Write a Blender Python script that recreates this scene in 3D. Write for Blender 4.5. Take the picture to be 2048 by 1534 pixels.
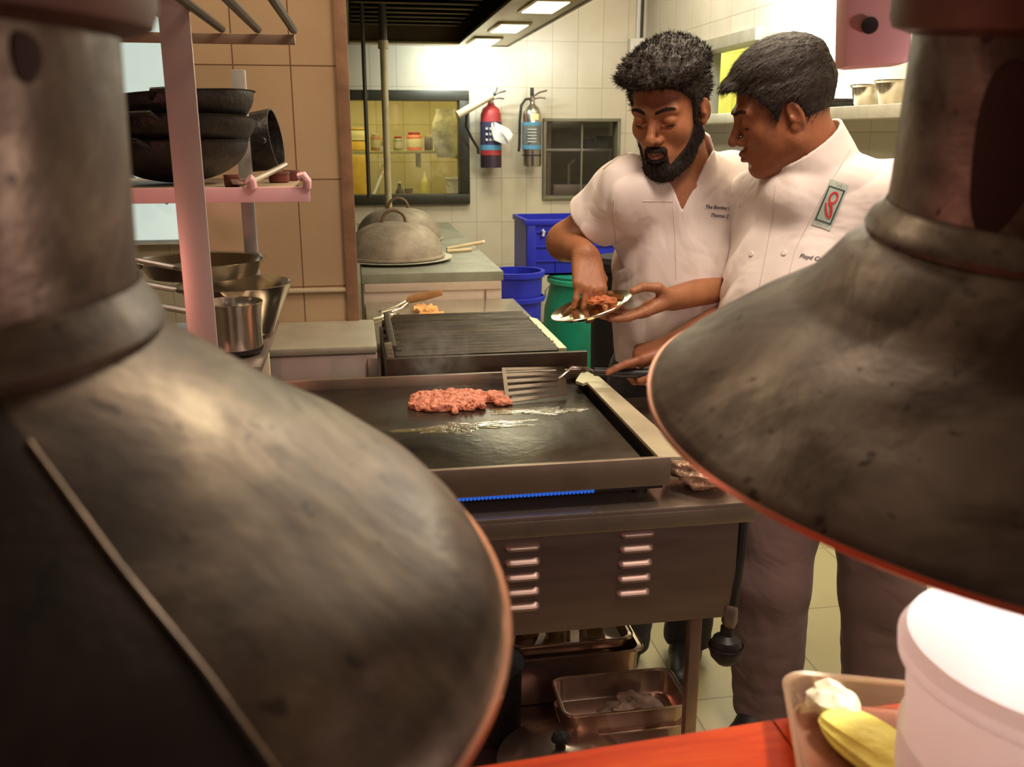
import bpy, bmesh, math, random
import numpy as np
from mathutils import Vector, Matrix
from mathutils.bvhtree import BVHTree
SC = bpy.context.scene
for o in list(bpy.data.objects): bpy.data.objects.remove(o)
COL = SC.collection
PI = math.pi
def R(a): return math.radians(a)

# ---------------------------------------------------------------- camera
CAMH = 1.42; FPX = 1850.0; YAW = R(9.6); PITCH = R(15.05)
_F = Vector((math.sin(YAW)*math.cos(PITCH), math.cos(YAW)*math.cos(PITCH), -math.sin(PITCH)))
_R = Vector((math.cos(YAW), -math.sin(YAW), 0)); _U = _R.cross(_F)
cd = bpy.data.cameras.new('camera'); cam = bpy.data.objects.new('camera', cd); COL.objects.link(cam)
cd.sensor_fit = 'HORIZONTAL'; cd.sensor_width = 36.0; cd.lens = 36.0*FPX/2048.0
cd.clip_start = 0.02; cd.clip_end = 60
cam.matrix_world = Matrix(((_R.x, _U.x, -_F.x, 0), (_R.y, _U.y, -_F.y, 0), (_R.z, _U.z, -_F.z, CAMH), (0, 0, 0, 1)))
cd.dof.use_dof = True; cd.dof.focus_distance = 2.1
cd.dof.aperture_fstop = (cd.lens/1000.0)/0.0034
SC.camera = cam

# ---------------------------------------------------------------- world, exposure
SC.view_settings.view_transform = 'Standard'; SC.view_settings.look = 'None'
SC.view_settings.gamma = 1.0; SC.view_settings.use_curve_mapping = False
SC.view_settings.exposure = -0.6
W = bpy.data.worlds.new('world'); SC.world = W; W.use_nodes = True
W.node_tree.nodes['Background'].inputs[0].default_value = (1.0, 0.78, 0.62, 1)
W.node_tree.nodes['Background'].inputs[1].default_value = 0.085

# ---------------------------------------------------------------- lights
def area(name, loc, target, size, power, col, sy=None, spread=None):
    l = bpy.data.lights.new(name, 'AREA'); l.energy = power; l.color = col
    l.shape = 'RECTANGLE'; l.size = size; l.size_y = sy or size
    if spread: l.spread = R(spread)
    o = bpy.data.objects.new(name, l); COL.objects.link(o); o.location = loc
    o.rotation_euler = (Vector(target)-Vector(loc)).to_track_quat('-Z', 'Y').to_euler()
    return o
def point(name, loc, power, col, rad=0.03):
    l = bpy.data.lights.new(name, 'POINT'); l.energy = power; l.color = col; l.shadow_soft_size = rad
    o = bpy.data.objects.new(name, l); COL.objects.link(o); o.location = loc
    return o
WARM = (1.0, 0.80, 0.50); COOL = (0.86, 1.0, 0.95); RED = (1.0, 0.36, 0.16)
area('overhead_light', (1.15, 2.55, 2.72), (1.0, 2.3, 0), 0.7, 42, (1.0, 0.85, 0.62), 0.5)
area('overhead_light', (0.55, 1.75, 2.72), (0.6, 1.9, 0.9), 0.5, 20, (1.0, 0.80, 0.62), 0.7)
area('overhead_light', (1.5, 5.1, 2.75), (1.3, 5.3, 0), 0.6, 27, (1.0, 0.90, 0.70), 0.6)
area('overhead_light', (0.85, 0.95, 2.6), (0.85, 1.95, 1.1), 0.5, 11, (1.0, 0.80, 0.66), 0.4, spread=90)  # unseen front fill added to brighten the cooks
area('wall_tube_light', (1.80, 3.75, 2.14), (2.03, 3.9, 1.95), 0.9, 42, (1.0, 0.97, 0.90), 0.12)
area('wall_tube_light', (1.86, 3.75, 2.14), (1.0, 3.2, 1.2), 0.9, 22, (1.0, 0.93, 0.78), 0.1)
area('pier_lamp_light', (-0.55, 1.9, 2.6), (-0.2, 2.3, 1.0), 0.4, 13, (1.0, 0.78, 0.52))
# warm point lights added out of view to tint the post and hanging box
point('unseen_warm_light', (-0.62, 0.95, 1.10), 6.0, (1.0, 0.36, 0.27), 0.05)
point('unseen_warm_light', (1.02, 0.34, 1.28), 11.0, (1.0, 0.76, 0.70), 0.05)
# ---------------------------------------------------------------- materials
MATS = {}
def newmat(name):
    m = bpy.data.materials.new(name); m.use_nodes = True
    return m, m.node_tree, m.node_tree.nodes['Principled BSDF']
def coords(nt, kind='Object', scale=(1, 1, 1)):
    t = nt.nodes.new('ShaderNodeTexCoord'); mp = nt.nodes.new('ShaderNodeMapping')
    mp.inputs['Scale'].default_value = scale
    nt.links.new(t.outputs[kind], mp.inputs[0]); return mp.outputs[0]
def noise(nt, vec, s, det=4, rough=0.6, dist=0.0):
    n = nt.nodes.new('ShaderNodeTexNoise'); n.inputs['Scale'].default_value = s
    n.inputs['Detail'].default_value = det; n.inputs['Roughness'].default_value = rough
    n.inputs['Distortion'].default_value = dist
    nt.links.new(vec, n.inputs['Vector']); return n.outputs['Fac']
def ramp(nt, fac, stops):
    r = nt.nodes.new('ShaderNodeValToRGB'); e = r.color_ramp.elements
    while len(e) < len(stops): e.new(0.5)
    for i, (p, c) in enumerate(stops):
        e[i].position = p; e[i].color = (*c, 1) if len(c) == 3 else c
    nt.links.new(fac, r.inputs[0]); return r.outputs[0]
def mixc(nt, fac, a, b, mode='MIX'):
    m = nt.nodes.new('ShaderNodeMix'); m.data_type = 'RGBA'; m.blend_type = mode
    for s, v in ((0, fac), (6, a), (7, b)):
        if isinstance(v, (int, float)): m.inputs[s].default_value = v
        elif isinstance(v, tuple): m.inputs[s].default_value = (*v, 1)[:4]
        else: nt.links.new(v, m.inputs[s])
    return m.outputs[2]
def bumpn(nt, h, strength, dist=0.01):
    b = nt.nodes.new('ShaderNodeBump'); b.inputs['Strength'].default_value = strength
    b.inputs['Distance'].default_value = dist
    nt.links.new(h, b.inputs['Height']); return b.outputs[0]
def mat(name, col, rough=0.5, metal=0.0, var=0.15, vs=12, bump=0.0, bs=60, scale=(1, 1, 1), emit=None, es=0.0,
        alpha=1.0, trans=0.0, spec=0.5, sss=0.0, rvar=0.0, coat=0.0, sheen=0.0):
    if name in MATS: return MATS[name]
    m, nt, b = newmat(name); v = coords(nt, 'Object', scale)
    n = noise(nt, v, vs)
    c1 = tuple(max(0, x*(1-var)) for x in col); c2 = tuple(min(1, x*(1+var)) for x in col)
    nt.links.new(ramp(nt, n, [(0.3, c1), (0.7, c2)]), b.inputs['Base Color'])
    b.inputs['Roughness'].default_value = rough; b.inputs['Metallic'].default_value = metal
    if rvar:
        r = ramp(nt, noise(nt, v, vs*0.7, 5), [(0.3, (max(0.02, rough-rvar),)*3), (0.7, (min(1, rough+rvar),)*3)])
        nt.links.new(r, b.inputs['Roughness'])
    if bump: nt.links.new(bumpn(nt, noise(nt, v, bs, 3), bump), b.inputs['Normal'])
    b.inputs['Specular IOR Level'].default_value = spec
    b.inputs['Alpha'].default_value = alpha; b.inputs['Transmission Weight'].default_value = trans
    b.inputs['Coat Weight'].default_value = coat
    b.inputs['Sheen Weight'].default_value = sheen
    if sss:
        b.inputs['Subsurface Weight'].default_value = sss; b.inputs['Subsurface Radius'].default_value = (0.012, 0.004, 0.002)
        b.inputs['Subsurface Scale'].default_value = 0.6
    if emit:
        b.inputs['Emission Color'].default_value = (*emit, 1); b.inputs['Emission Strength'].default_value = es
    MATS[name] = m; return m
def tiles(name, plane, tw, th, col, grout, off=(0, 0), rough=0.22, gw=0.006, var=0.04):
    m, nt, b = newmat(name)
    g = nt.nodes.new('ShaderNodeNewGeometry'); s = nt.nodes.new('ShaderNodeSeparateXYZ'); nt.links.new(g.outputs['Position'], s.inputs[0])
    c = nt.nodes.new('ShaderNodeCombineXYZ')
    ax = {'xz': (0, 2), 'yz': (1, 2), 'xy': (0, 1)}[plane]
    def add(o, k):
        a = nt.nodes.new('ShaderNodeMath'); a.operation = 'ADD'; a.inputs[1].default_value = k; nt.links.new(o, a.inputs[0]); return a.outputs[0]
    nt.links.new(add(s.outputs[ax[0]], off[0]), c.inputs[0]); nt.links.new(add(s.outputs[ax[1]], off[1]), c.inputs[1])
    br = nt.nodes.new('ShaderNodeTexBrick'); br.offset = 0.0; br.squash = 1.0
    br.inputs['Scale'].default_value = 1.0; br.inputs['Brick Width'].default_value = tw; br.inputs['Row Height'].default_value = th
    br.inputs['Mortar Size'].default_value = gw/2; br.inputs['Mortar Smooth'].default_value = 0.1; br.inputs['Bias'].default_value = 0
    br.inputs['Color1'].default_value = (*[x*(1-var) for x in col], 1); br.inputs['Color2'].default_value = (*[min(1, x*(1+var)) for x in col], 1)
    br.inputs['Mortar'].default_value = (*grout, 1); nt.links.new(c.outputs[0], br.inputs['Vector'])
    n = noise(nt, g.outputs['Position'], 3.0, 5)
    st = ramp(nt, n, [(0.35, (0.86, 0.84, 0.78)), (0.6, (1, 1, 1))])
    nt.links.new(mixc(nt, 0.6, br.outputs[0], st, 'MULTIPLY'), b.inputs['Base Color'])
    b.inputs['Roughness'].default_value = rough
    nt.links.new(bumpn(nt, br.outputs['Fac'], -0.35, 0.004), b.inputs['Normal'])
    MATS[name] = m; return m

TILE_BACK = tiles('cream_wall_tiles', 'xz', 0.176, 0.30, (0.66, 0.59, 0.45), (0.46, 0.40, 0.29), (0.03, 0.07), gw=0.005)
TILE_RIGHT = tiles('cream_side_wall_tiles', 'yz', 0.30, 0.30, (0.74, 0.70, 0.60), (0.50, 0.46, 0.36), (0.1, 0.07), gw=0.005)
TILE_PIER = tiles('tan_pier_tiles', 'xz', 0.150, 0.300, (0.42, 0.29, 0.175), (0.16, 0.09, 0.05), (0.0, -0.10), gw=0.004, var=0.08)
TILE_YEL = tiles('yellow_room_tiles', 'xz', 0.22, 0.30, (0.62, 0.56, 0.30), (0.40, 0.35, 0.17), gw=0.006)
TILE_YEL2 = tiles('yellow_side_room_tiles', 'yz', 0.3, 0.30, (0.80, 0.80, 0.36), (0.5, 0.5, 0.2), gw=0.006)
TILE_FLOOR = tiles('olive_floor_tiles', 'xy', 0.4, 0.4, (0.42, 0.38, 0.20), (0.25, 0.22, 0.12), gw=0.006, rough=0.4)
STEEL = mat('brushed_steel', (0.50, 0.46, 0.40), 0.33, 0.85, 0.12, 6, 0.05, 90, (1, 1, 8), rvar=0.07)
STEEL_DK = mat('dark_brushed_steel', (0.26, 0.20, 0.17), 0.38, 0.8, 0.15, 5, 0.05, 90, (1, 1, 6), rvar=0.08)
STEEL_BR = mat('bright_steel', (0.66, 0.60, 0.50), 0.20, 0.95, 0.06, 10)
COUNTER_ST = mat('worn_steel_counter', (0.23, 0.235, 0.18), 0.5, 0.2, 0.18, 7, rvar=0.1)
COUNTER_FR = mat('matt_steel_front', (0.56, 0.46, 0.38), 0.5, 0.35, 0.12, 5, rvar=0.08)
IRON = mat('black_iron', (0.022, 0.018, 0.016), 0.45, 0.4, 0.4, 30, 0.25, 80, rvar=0.12)
BLACK = mat('black_plastic', (0.015, 0.013, 0.012), 0.45, 0, 0.3, 20)
HOODM = mat('greasy_hood_steel', (0.16, 0.135, 0.08), 0.4, 0.7, 0.25, 3, rvar=0.1)
HOODRIM = mat('hood_rim_steel', (0.42, 0.36, 0.20), 0.32, 0.85, 0.15, 3)
FRAMEB = mat('black_window_frame', (0.028, 0.026, 0.014), 0.4, 0.1, 0.2, 10)
BLUE = mat('royal_blue_plastic', (0.012, 0.02, 0.42), 0.42, 0, 0.12, 10)
GREEN = mat('green_plastic', (0.0, 0.20, 0.115), 0.5, 0, 0.25, 8, 0.1, 50)
DOME = mat('grey_cast_dome', (0.30, 0.25, 0.185), 0.62, 0.35, 0.28, 16, 0.25, 70)
WHITE = mat('white_plastic', (0.85, 0.85, 0.83), 0.4, 0, 0.03)
CREAM = mat('cream_paint', (0.80, 0.74, 0.56), 0.5, 0, 0.06)
BROWN = mat('brown_painted_metal', (0.13, 0.05, 0.03), 0.5, 0.2, 0.3, 14)
PINK = mat('pink_lit_metal', (0.92, 0.52, 0.54), 0.45, 0.1, 0.06)  # pink lamp light is put into the metal's colour
PLASTER = mat('off_white_plaster', (0.75, 0.72, 0.64), 0.8, 0, 0.05)
REDP = mat('red_paint', (0.38, 0.035, 0.035), 0.5, 0, 0.1)
LBLUE = mat('light_blue_label', (0.10, 0.30, 0.48), 0.5, 0, 0.05)
YELP = mat('yellow_plastic', (0.80, 0.52, 0.06), 0.5, 0, 0.12)
ORANGE = mat('orange_label', (0.85, 0.20, 0.04), 0.5, 0, 0.1)
PALEY = mat('pale_yellow_plastic', (0.80, 0.74, 0.36), 0.5, 0, 0.08)
WOODL = mat('pale_wood', (0.62, 0.48, 0.26), 0.5, 0, 0.15, 20, scale=(1, 1, 6))

# ---------------------------------------------------------------- mesh helpers
class MB:
    def __init__(s): s.bm = bmesh.new(); s.mi = 0
    def _tag(s, fs):
        for f in fs: f.material_index = s.mi
        return s
    def box(s, x0, x1, y0, y1, z0, z1, bev=0.0, rot=None, seg=2):
        r = bmesh.ops.create_cube(s.bm, size=1.0); vs = r['verts']
        sx, sy, sz = x1-x0, y1-y0, z1-z0; c = Vector(((x0+x1)/2, (y0+y1)/2, (z0+z1)/2))
        for v in vs: v.co = Vector((v.co.x*sx, v.co.y*sy, v.co.z*sz))
        fs = list({f for v in vs for f in v.link_faces})
        if bev:
            es = list({e for v in vs for e in v.link_edges})
            rr = bmesh.ops.bevel(s.bm, geom=es, offset=min(bev, 0.45*min(abs(sx), abs(sy), abs(sz))), segments=seg, affect='EDGES', profile=0.6)
            vs = list({v for f in rr['faces'] for v in f.verts} | {v for f in fs if f.is_valid for v in f.verts})
            fs = list({f for v in vs for f in v.link_faces})
        if rot is not None:
            for v in vs: v.co = rot @ v.co
        for v in vs: v.co += c
        return s._tag(fs)
    def lathe(s, prof, c=(0, 0, 0), n=32, axis=None, sx=1.0, sy=1.0, cap=True, wob=None):
        """prof: list of (r, z)"""
        M = Matrix.Identity(3)
        if axis is not None: M = Vector(axis).normalized().to_track_quat('Z', 'Y').to_matrix()
        c = Vector(c); rings = []
        for (r, z) in prof:
            ring = []
            for i in range(n):
                a = 2*PI*i/n; rr = r*(wob(a, z) if wob else 1)
                ring.append(s.bm.verts.new(M @ Vector((rr*sx*math.cos(a), rr*sy*math.sin(a), z)) + c))
            rings.append(ring)
        fs = []
        for a, b in zip(rings, rings[1:]):
            for i in range(n): fs.append(s.bm.faces.new((a[i], a[(i+1) % n], b[(i+1) % n], b[i])))
        if cap:
            if prof[0][0] > 1e-5: fs.append(s.bm.faces.new(rings[0][::-1]))
            if prof[-1][0] > 1e-5: fs.append(s.bm.faces.new(rings[-1]))
        return s._tag(fs)
    def tube(s, pts, r, n=10, cap=True, flat=1.0):
        pts = [Vector(p) for p in pts]; N = len(pts)
        rs = r if isinstance(r, (list, tuple)) else [r]*N
        rings = []; up = None
        for i, p in enumerate(pts):
            t = (pts[min(i+1, N-1)]-pts[max(i-1, 0)]).normalized()
            if up is None:
                up = Vector((0, 0, 1)) if abs(t.z) < 0.9 else Vector((0, 1, 0))
            u = (up - t*up.dot(t)).normalized(); w = t.cross(u); up = u
            rings.append([s.bm.verts.new(p + (u*math.cos(a)*flat + w*math.sin(a))*rs[i]) for a in [2*PI*k/n for k in range(n)]])
        fs = []
        for a, b in zip(rings, rings[1:]):
            for i in range(n): fs.append(s.bm.faces.new((a[i], a[(i+1) % n], b[(i+1) % n], b[i])))
        if cap:
            fs.append(s.bm.faces.new(rings[0][::-1])); fs.append(s.bm.faces.new(rings[-1]))
        return s._tag(fs)
    def prism(s, pts, off):
        """closed polygon pts (3D) extruded by vector off"""
        off = Vector(off); a = [s.bm.verts.new(Vector(p)) for p in pts]; b = [s.bm.verts.new(Vector(p)+off) for p in pts]
        n = len(pts); fs = [s.bm.faces.new(a[::-1]), s.bm.faces.new(b)]
        for i in range(n): fs.append(s.bm.faces.new((a[i], a[(i+1) % n], b[(i+1) % n], b[i])))
        return s._tag(fs)
    def sheet(s, f, nu, nv, thick=0.0):
        g = [[s.bm.verts.new(Vector(f(i/nu, j/nv))) for j in range(nv+1)] for i in range(nu+1)]
        fs = [s.bm.faces.new((g[i][j], g[i+1][j], g[i+1][j+1], g[i][j+1])) for i in range(nu) for j in range(nv)]
        if thick:
            bmesh.ops.recalc_face_normals(s.bm, faces=fs)
            r = bmesh.ops.solidify(s.bm, geom=fs, thickness=thick)
        return s._tag(fs)
    def build(s, name, mt, parent=None, loc=(0, 0, 0), smooth=True, ang=35, rot=None, world=False):
        bmesh.ops.recalc_face_normals(s.bm, faces=s.bm.faces[:])
        me = bpy.data.meshes.new(name); s.bm.to_mesh(me); s.bm.free()
        for m in (mt if isinstance(mt, (list, tuple)) else [mt]): me.materials.append(m)
        o = bpy.data.objects.new(name, me); COL.objects.link(o)
        if smooth:
            me.polygons.foreach_set('use_smooth', [True]*len(me.polygons)); 
            try: me.set_sharp_from_angle(angle=R(ang))
            except Exception: pass
        o.location = loc
        if rot: o.rotation_euler = rot
        if parent:
            o.parent = parent
            if world and parent.type == 'EMPTY':
                o.matrix_parent_inverse = Matrix.LocRotScale(parent.location, parent.rotation_euler, None).inverted()
        return o
def thing(name, label, cat, loc=(0, 0, 0), rz=0, group=None, rot=None):
    o = bpy.data.objects.new(name, None); COL.objects.link(o); o.location = loc
    o.rotation_euler = rot if rot else (0, 0, rz)
    o.empty_display_size = 0.05
    return tag(o, label, cat, group)
def tag(o, label, cat, group=None, kind=None):
    o['label'] = label; o['category'] = cat
    if group: o['group'] = group
    if kind: o['kind'] = kind
    return o
def struct(o): o['kind'] = 'structure'; return o
def copy_tree(o, parent=None):
    c = o.copy(); COL.objects.link(c)
    if parent: c.parent = parent
    for ch in list(o.children): copy_tree(ch, c)
    return c
def raydir(px, py): return _F*FPX + _R*(px-1024) + _U*(767-py)
def atY(px, py, Y): r = raydir(px, py); return Vector((0, 0, CAMH)) + r*(Y/r.y)
def atZ(px, py, Z): r = raydir(px, py); return Vector((0, 0, CAMH)) + r*((Z-CAMH)/r.z)
def atX(px, py, X): r = raydir(px, py); return Vector((0, 0, CAMH)) + r*(X/r.x)
# ================================================================ SETTING
struct(MB().box(-3, 3.6, -0.8, 8.6, -0.1, 0).build('floor', TILE_FLOOR))
struct(MB().box(-3, 3.6, -0.8, 8.6, 2.8, 2.9).build('ceiling', PLASTER))
def holed(name, mt, plane, a0, a1, t0, t1, z0, z1, holes):
    """wall slab with rectangular holes; plane 'x': a along X, t along Y; plane 'y': a along Y, t along X"""
    m = MB()
    def bx(p, q, lo, hi):
        if q-p < 1e-4 or hi-lo < 1e-4: return
        if plane == 'x': m.box(p, q, t0, t1, lo, hi)
        else: m.box(t0, t1, p, q, lo, hi)
    cur = a0
    for (h0, h1, lo, hi) in sorted(holes):
        bx(cur, h0, z0, z1); bx(h0, h1, z0, lo); bx(h0, h1, hi, z1); cur = h1
    bx(cur, a1, z0, z1)
    return struct(m.build(name, mt, smooth=False))
holed('wall_back', TILE_BACK, 'x', -1.4, 2.03, 6.5, 6.6, 0, 2.8, [(-0.40, 0.745, 1.015, 1.65), (1.335, 1.845, 1.0, 1.51)])
holed('wall_right', TILE_RIGHT, 'y', -0.8, 6.6, 2.03, 2.13, 0, 2.8, [(4.62, 5.40, 1.53, 1.90)])
struct(MB().box(-3.0, -0.405, 3.9, 4.0, 0, 2.8).build('wall_left', TILE_BACK, smooth=False))
struct(MB().box(-0.405, 0.0, 2.69, 3.25, 0, 2.8).build('wall_pier', TILE_PIER, smooth=False))
struct(MB().box(-0.030, 0.004, 2.672, 2.692, 0.86, 2.8, 0.003).build('trim_1', mat('brown_corner_trim', (0.22, 0.115, 0.06), 0.6, 0.1, 0.35, 9)))
struct(MB().box(-0.405, -0.030, 2.678, 2.692, 0.985, 0.995, 0.002).build('trim_2', mat('tan_ledge_trim', (0.42, 0.34, 0.22), 0.5, 0, 0.1)))
struct(MB().box(1.0, 2.03, 6.47, 6.5, 0.0, 0.10, 0.004).build('baseboard_back', mat('dark_skirting', (0.12, 0.09, 0.05), 0.5)))
# back rooms seen through the openings
struct(MB().box(-1.4, 1.10, 8.0, 8.1, 0, 2.8).build('wall_pantry', TILE_YEL, smooth=False))
struct(MB().box(1.02, 1.10, 6.6, 8.1, 0, 2.8).build('wall_divider', PLASTER, smooth=False))
struct(MB().box(2.24, 3.6, 8.0, 8.1, 0, 2.8).build('wall_side_room_back', tiles('pale_yellow_tiles', 'xz', 0.3, 0.3, (0.80, 0.80, 0.40), (0.5, 0.5, 0.2), gw=0.006), smooth=False))
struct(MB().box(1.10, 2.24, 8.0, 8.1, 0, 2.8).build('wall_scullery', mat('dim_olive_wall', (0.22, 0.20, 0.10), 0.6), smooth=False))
struct(MB().box(3.3, 3.4, -0.8, 8.1, 0, 2.8).build('wall_side_room', TILE_YEL2, smooth=False))
point('pantry_lamp_light', (0.35, 6.95, 2.1), 34, (1.0, 0.88, 0.46), 0.15)
point('scullery_lamp_light', (2.0, 7.5, 2.2), 1.8, (1.0, 0.9, 0.6), 0.15)
point('side_room_lamp_light', (2.85, 6.8, 2.2), 60, (1.0, 0.95, 0.45), 0.15)
struct(MB().box(2.20, 2.28, 6.6, 8.0, 0, 2.8).build('wall_partition', PLASTER, smooth=False))

def frame(name, x0, x1, z0, z1, w, y0, y1, mt):
    m = MB()
    m.box(x0, x1, y0, y1, z1-w, z1, 0.003); m.box(x0, x1, y0, y1, z0, z0+w, 0.003)
    m.box(x0, x0+w, y0, y1, z0+w, z1-w, 0.003); m.box(x1-w, x1, y0, y1, z0+w, z1-w, 0.003)
    return m.build(name, mt)
w1 = struct(frame('window_1', -0.45, 0.80, 0.958, 1.707, 0.066, 6.46, 6.62, FRAMEB))
GL = mat('window_glass', (1, 1, 1), 0.03, 0, 0, trans=1.0); 
g = MB().box(-0.384, 0.734, 6.55, 6.554, 1.024, 1.641).build('pane', GL, w1)
w2 = struct(frame('window_2', 1.315, 1.865, 0.98, 1.53, 0.022, 6.47, 6.61, mat('grey_window_frame', (0.20, 0.18, 0.11), 0.5, 0.1)))
MB().box(1.337, 1.843, 6.55, 6.554, 1.002, 1.508).build('pane', GL, w2)
MB().box(1.60, 1.612, 6.545, 6.56, 1.002, 1.508).build('mullion', mat('grey_window_frame', (0.3,0.28,0.18)), w2)
m = MB(); m.box(2.0, 2.14, 4.60, 5.42, 1.875, 1.935, 0.003); m.box(2.028, 2.14, 5.385, 5.41, 1.53, 1.88, 0.002); m.box(2.025, 2.14, 4.60, 4.63, 1.53, 1.88, 0.002)
struct(m.build('window_3', mat('grey_lintel', (0.42, 0.41, 0.32), 0.5, 0.1)))
# glowing panel added in place of the bright far wall behind the rack
wf = struct(MB().box(-1.6, -0.53, 3.86, 3.90, 1.00, 1.90, 0.003).build('glow_panel', mat('white_panel_frame', (0.7, 0.72, 0.68), 0.5)))
MB().box(-1.56, -0.55, 3.850, 3.859, 1.02, 1.88).build('pane', mat('glowing_pale_panel', (0.7, 0.8, 0.78), 0.5, emit=(0.72, 0.90, 0.84), es=0.9), wf)
MB().tube([(-0.95, 3.80, 1.34), (-0.70, 3.80, 1.17)], 0.014, 8).build('stay', mat('dark_stay', (0.05, 0.05, 0.05), 0.5), wf)

# ---------------------------------------------------------------- pantry behind window 1
sh = thing('wall_shelf', 'olive shelf across the yellow room behind the black framed window', 'shelf', (0.2, 7.3, 1.30))
m = MB(); m.box(-0.9, 0.62, 7.15, 7.5, 1.285, 1.305, 0.004); m.build('board', mat('olive_shelf', (0.34, 0.32, 0.12), 0.5), sh, world=True)
MB().prism([(0.62, 7.15, 1.305), (0.90, 6.75, 1.26), (0.90, 6.75, 1.215), (0.62, 7.15, 1.285)], (0, 0.1, 0)).build('side_board', mat('olive_shelf', (0.34, 0.32, 0.12)), sh, world=True)
for x in (-0.3, 0.5): MB().box(x, x+0.02, 7.2, 7.5, 1.18, 1.285).build('bracket', mat('olive_shelf', (0.34, 0.32, 0.12)), sh, world=True)
def tub(name, label, cat, x, y, z, w, d, h, mt, lid=None, group=None):
    t = thing(name, label, cat, (x, y, z), 0, group)
    MB().box(-w/2, w/2, -d/2, d/2, 0, h, min(w, d)*0.12).build('body', mt, t)
    if lid: MB().box(-w/2-0.004, w/2+0.004, -d/2-0.004, d/2+0.004, h, h+0.012, 0.004).build('lid', lid, t)
    return t
tub('food_box', 'lower yellow box of the pair at the left end of the pantry shelf', 'box', 0.055, 7.28, 1.305, 0.13, 0.14, 0.075, YELP, PALEY, 'yellow boxes on the pantry shelf')
tub('food_box', 'upper yellow box stacked at the left end of the pantry shelf', 'box', 0.05, 7.28, 1.393, 0.12, 0.13, 0.065, PALEY, YELP, 'yellow boxes on the pantry shelf')
def jar(label, x, y, z, r, h, body, lidm, band=None, group=None, name='jar'):
    t = thing(name, label, 'jar', (x, y, z), 0, group)
    MB().lathe([(r*0.9, 0), (r, 0.006), (r, h*0.78), (r*0.75, h*0.9)], n=20).build('body', body, t)
    MB().lathe([(r*0.8, h*0.88), (r*0.82, h), (r*0.7, h+0.004)], n=20).build('lid', lidm, t)
    if band: MB().lathe([(r*1.01, h*0.2), (r*1.015, h*0.21), (r*1.015, h*0.65), (r*1.01, h*0.66)], n=20, cap=False).build('label_band', band, t)
    return t
CLJ = mat('murky_jar', (0.45, 0.42, 0.22), 0.3, 0, 0.1)
jar('brown jar beside the yellow boxes on the pantry shelf', 0.185, 7.25, 1.305, 0.035, 0.12, mat('brown_jar', (0.35, 0.16, 0.08), 0.4), CLJ, CLJ, 'jars on the pantry shelf')
jar('short pale jar behind the hanging pipe on the pantry shelf', 0.265, 7.28, 1.305, 0.036, 0.09, CLJ, ORANGE, None, 'jars on the pantry shelf')
jar('greenish jar with a red lid left of the orange can', 0.355, 7.25, 1.305, 0.036, 0.10, mat('green_jar', (0.25, 0.32, 0.12), 0.4), REDP, CLJ, 'jars on the pantry shelf')
jar('orange topped can with a pale label on the pantry shelf', 0.475, 7.24, 1.305, 0.055, 0.13, ORANGE, REDP, PALEY, 'jars on the pantry shelf', name='food_can')
jar('dark jar right of the orange can on the pantry shelf', 0.585, 7.26, 1.305, 0.032, 0.11, mat('dark_jar', (0.08, 0.07, 0.04), 0.4), CLJ, None, 'jars on the pantry shelf')
lt = thing('ceiling_lamp', 'long yellow lit lamp tube at the top of the pantry window', 'lamp', (0.3, 7.6, 1.80))
MB().box(-0.9, 0.7, 7.6, 7.7, 1.80, 1.83, 0.004).build('housing', PALEY, lt, world=True)
for i in range(9):
    MB().lathe([(0.001, 0), (0.022, 0.006), (0.024, 0.02), (0.01, 0.03)], (-0.72+i*0.155, 7.58, 1.775), 12).build('bulb', mat('lit_yellow_bulb', (1, 0.9, 0.5), emit=(1, 0.86, 0.35), es=1.8), lt, world=True)
bd = thing('hanging_herbs', 'pale plastic bag of herbs pinned up beside the pantry window frame', 'bag', (0.66, 6.9, 1.42))
def bagf(u, v):
    a = 2*PI*u; z = 1.26+0.34*v; r = 0.10*(0.65+0.35*math.sin(PI*min(1, v*1.1)))*(1+0.12*math.sin(5*a+6*v))
    return (0.685+r*math.cos(a), 6.9+0.5*r*math.sin(a), z)
MB().sheet(bagf, 24, 12).build('bag', mat('pale_bag', (0.85, 0.80, 0.50), 0.4, 0, 0.35, 14, 0.6, 25), bd, world=True)
ut = thing('chopping_board', 'orange yellow board standing at the left of the pantry window', 'board', (0.05, 7.1, 0.95))
MB().box(0.00, 0.125, 7.1, 7.115, 0.95, 1.27, 0.01).build('board', YELP, ut, world=True)
PC = thing('pantry_counter', 'pale counter inside the pantry below the black framed window', 'counter', (0.2, 7.2, 0))
MB().box(-1.0, 1.0, 6.9, 7.6, 0.90, 0.945, 0.005).build('worktop', mat('pale_counter', (0.5, 0.46, 0.22), 0.4), PC, world=True)
MB().box(-1.0, 1.0, 6.95, 7.6, 0.0, 0.90, 0.005).build('cabinet', mat('pale_counter', (0.5, 0.46, 0.22)), PC, world=True)
wk = thing('whisk', 'white handled whisk leaning beside the orange board', 'whisk', (0.20, 7.0, 0.945))
MB().tube([(0.13, 7.0, 0.945), (0.18, 7.03, 1.05), (0.215, 7.05, 1.13)], 0.010, 8).build('handle', WHITE, wk, world=True)
m = MB()
for k in range(5):
    a = PI*k/5; pts = []
    for t in range(13):
        q = t/12; r = 0.028*math.sin(PI*q)
        pts.append((0.215+0.022*q*2.2-0+r*math.cos(a)*(1 if t < 99 else 1), 7.05+r*math.sin(a), 1.13+0.085*math.sin(PI*q/2)*1.0))
    m.tube(pts, 0.002, 5)
m.build('wires', STEEL_BR, wk, world=True)
bt = thing('bottle', 'small dark bottle on the pantry counter left of the yellow bottle', 'bottle', (0.345, 7.05, 0.945))
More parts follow.
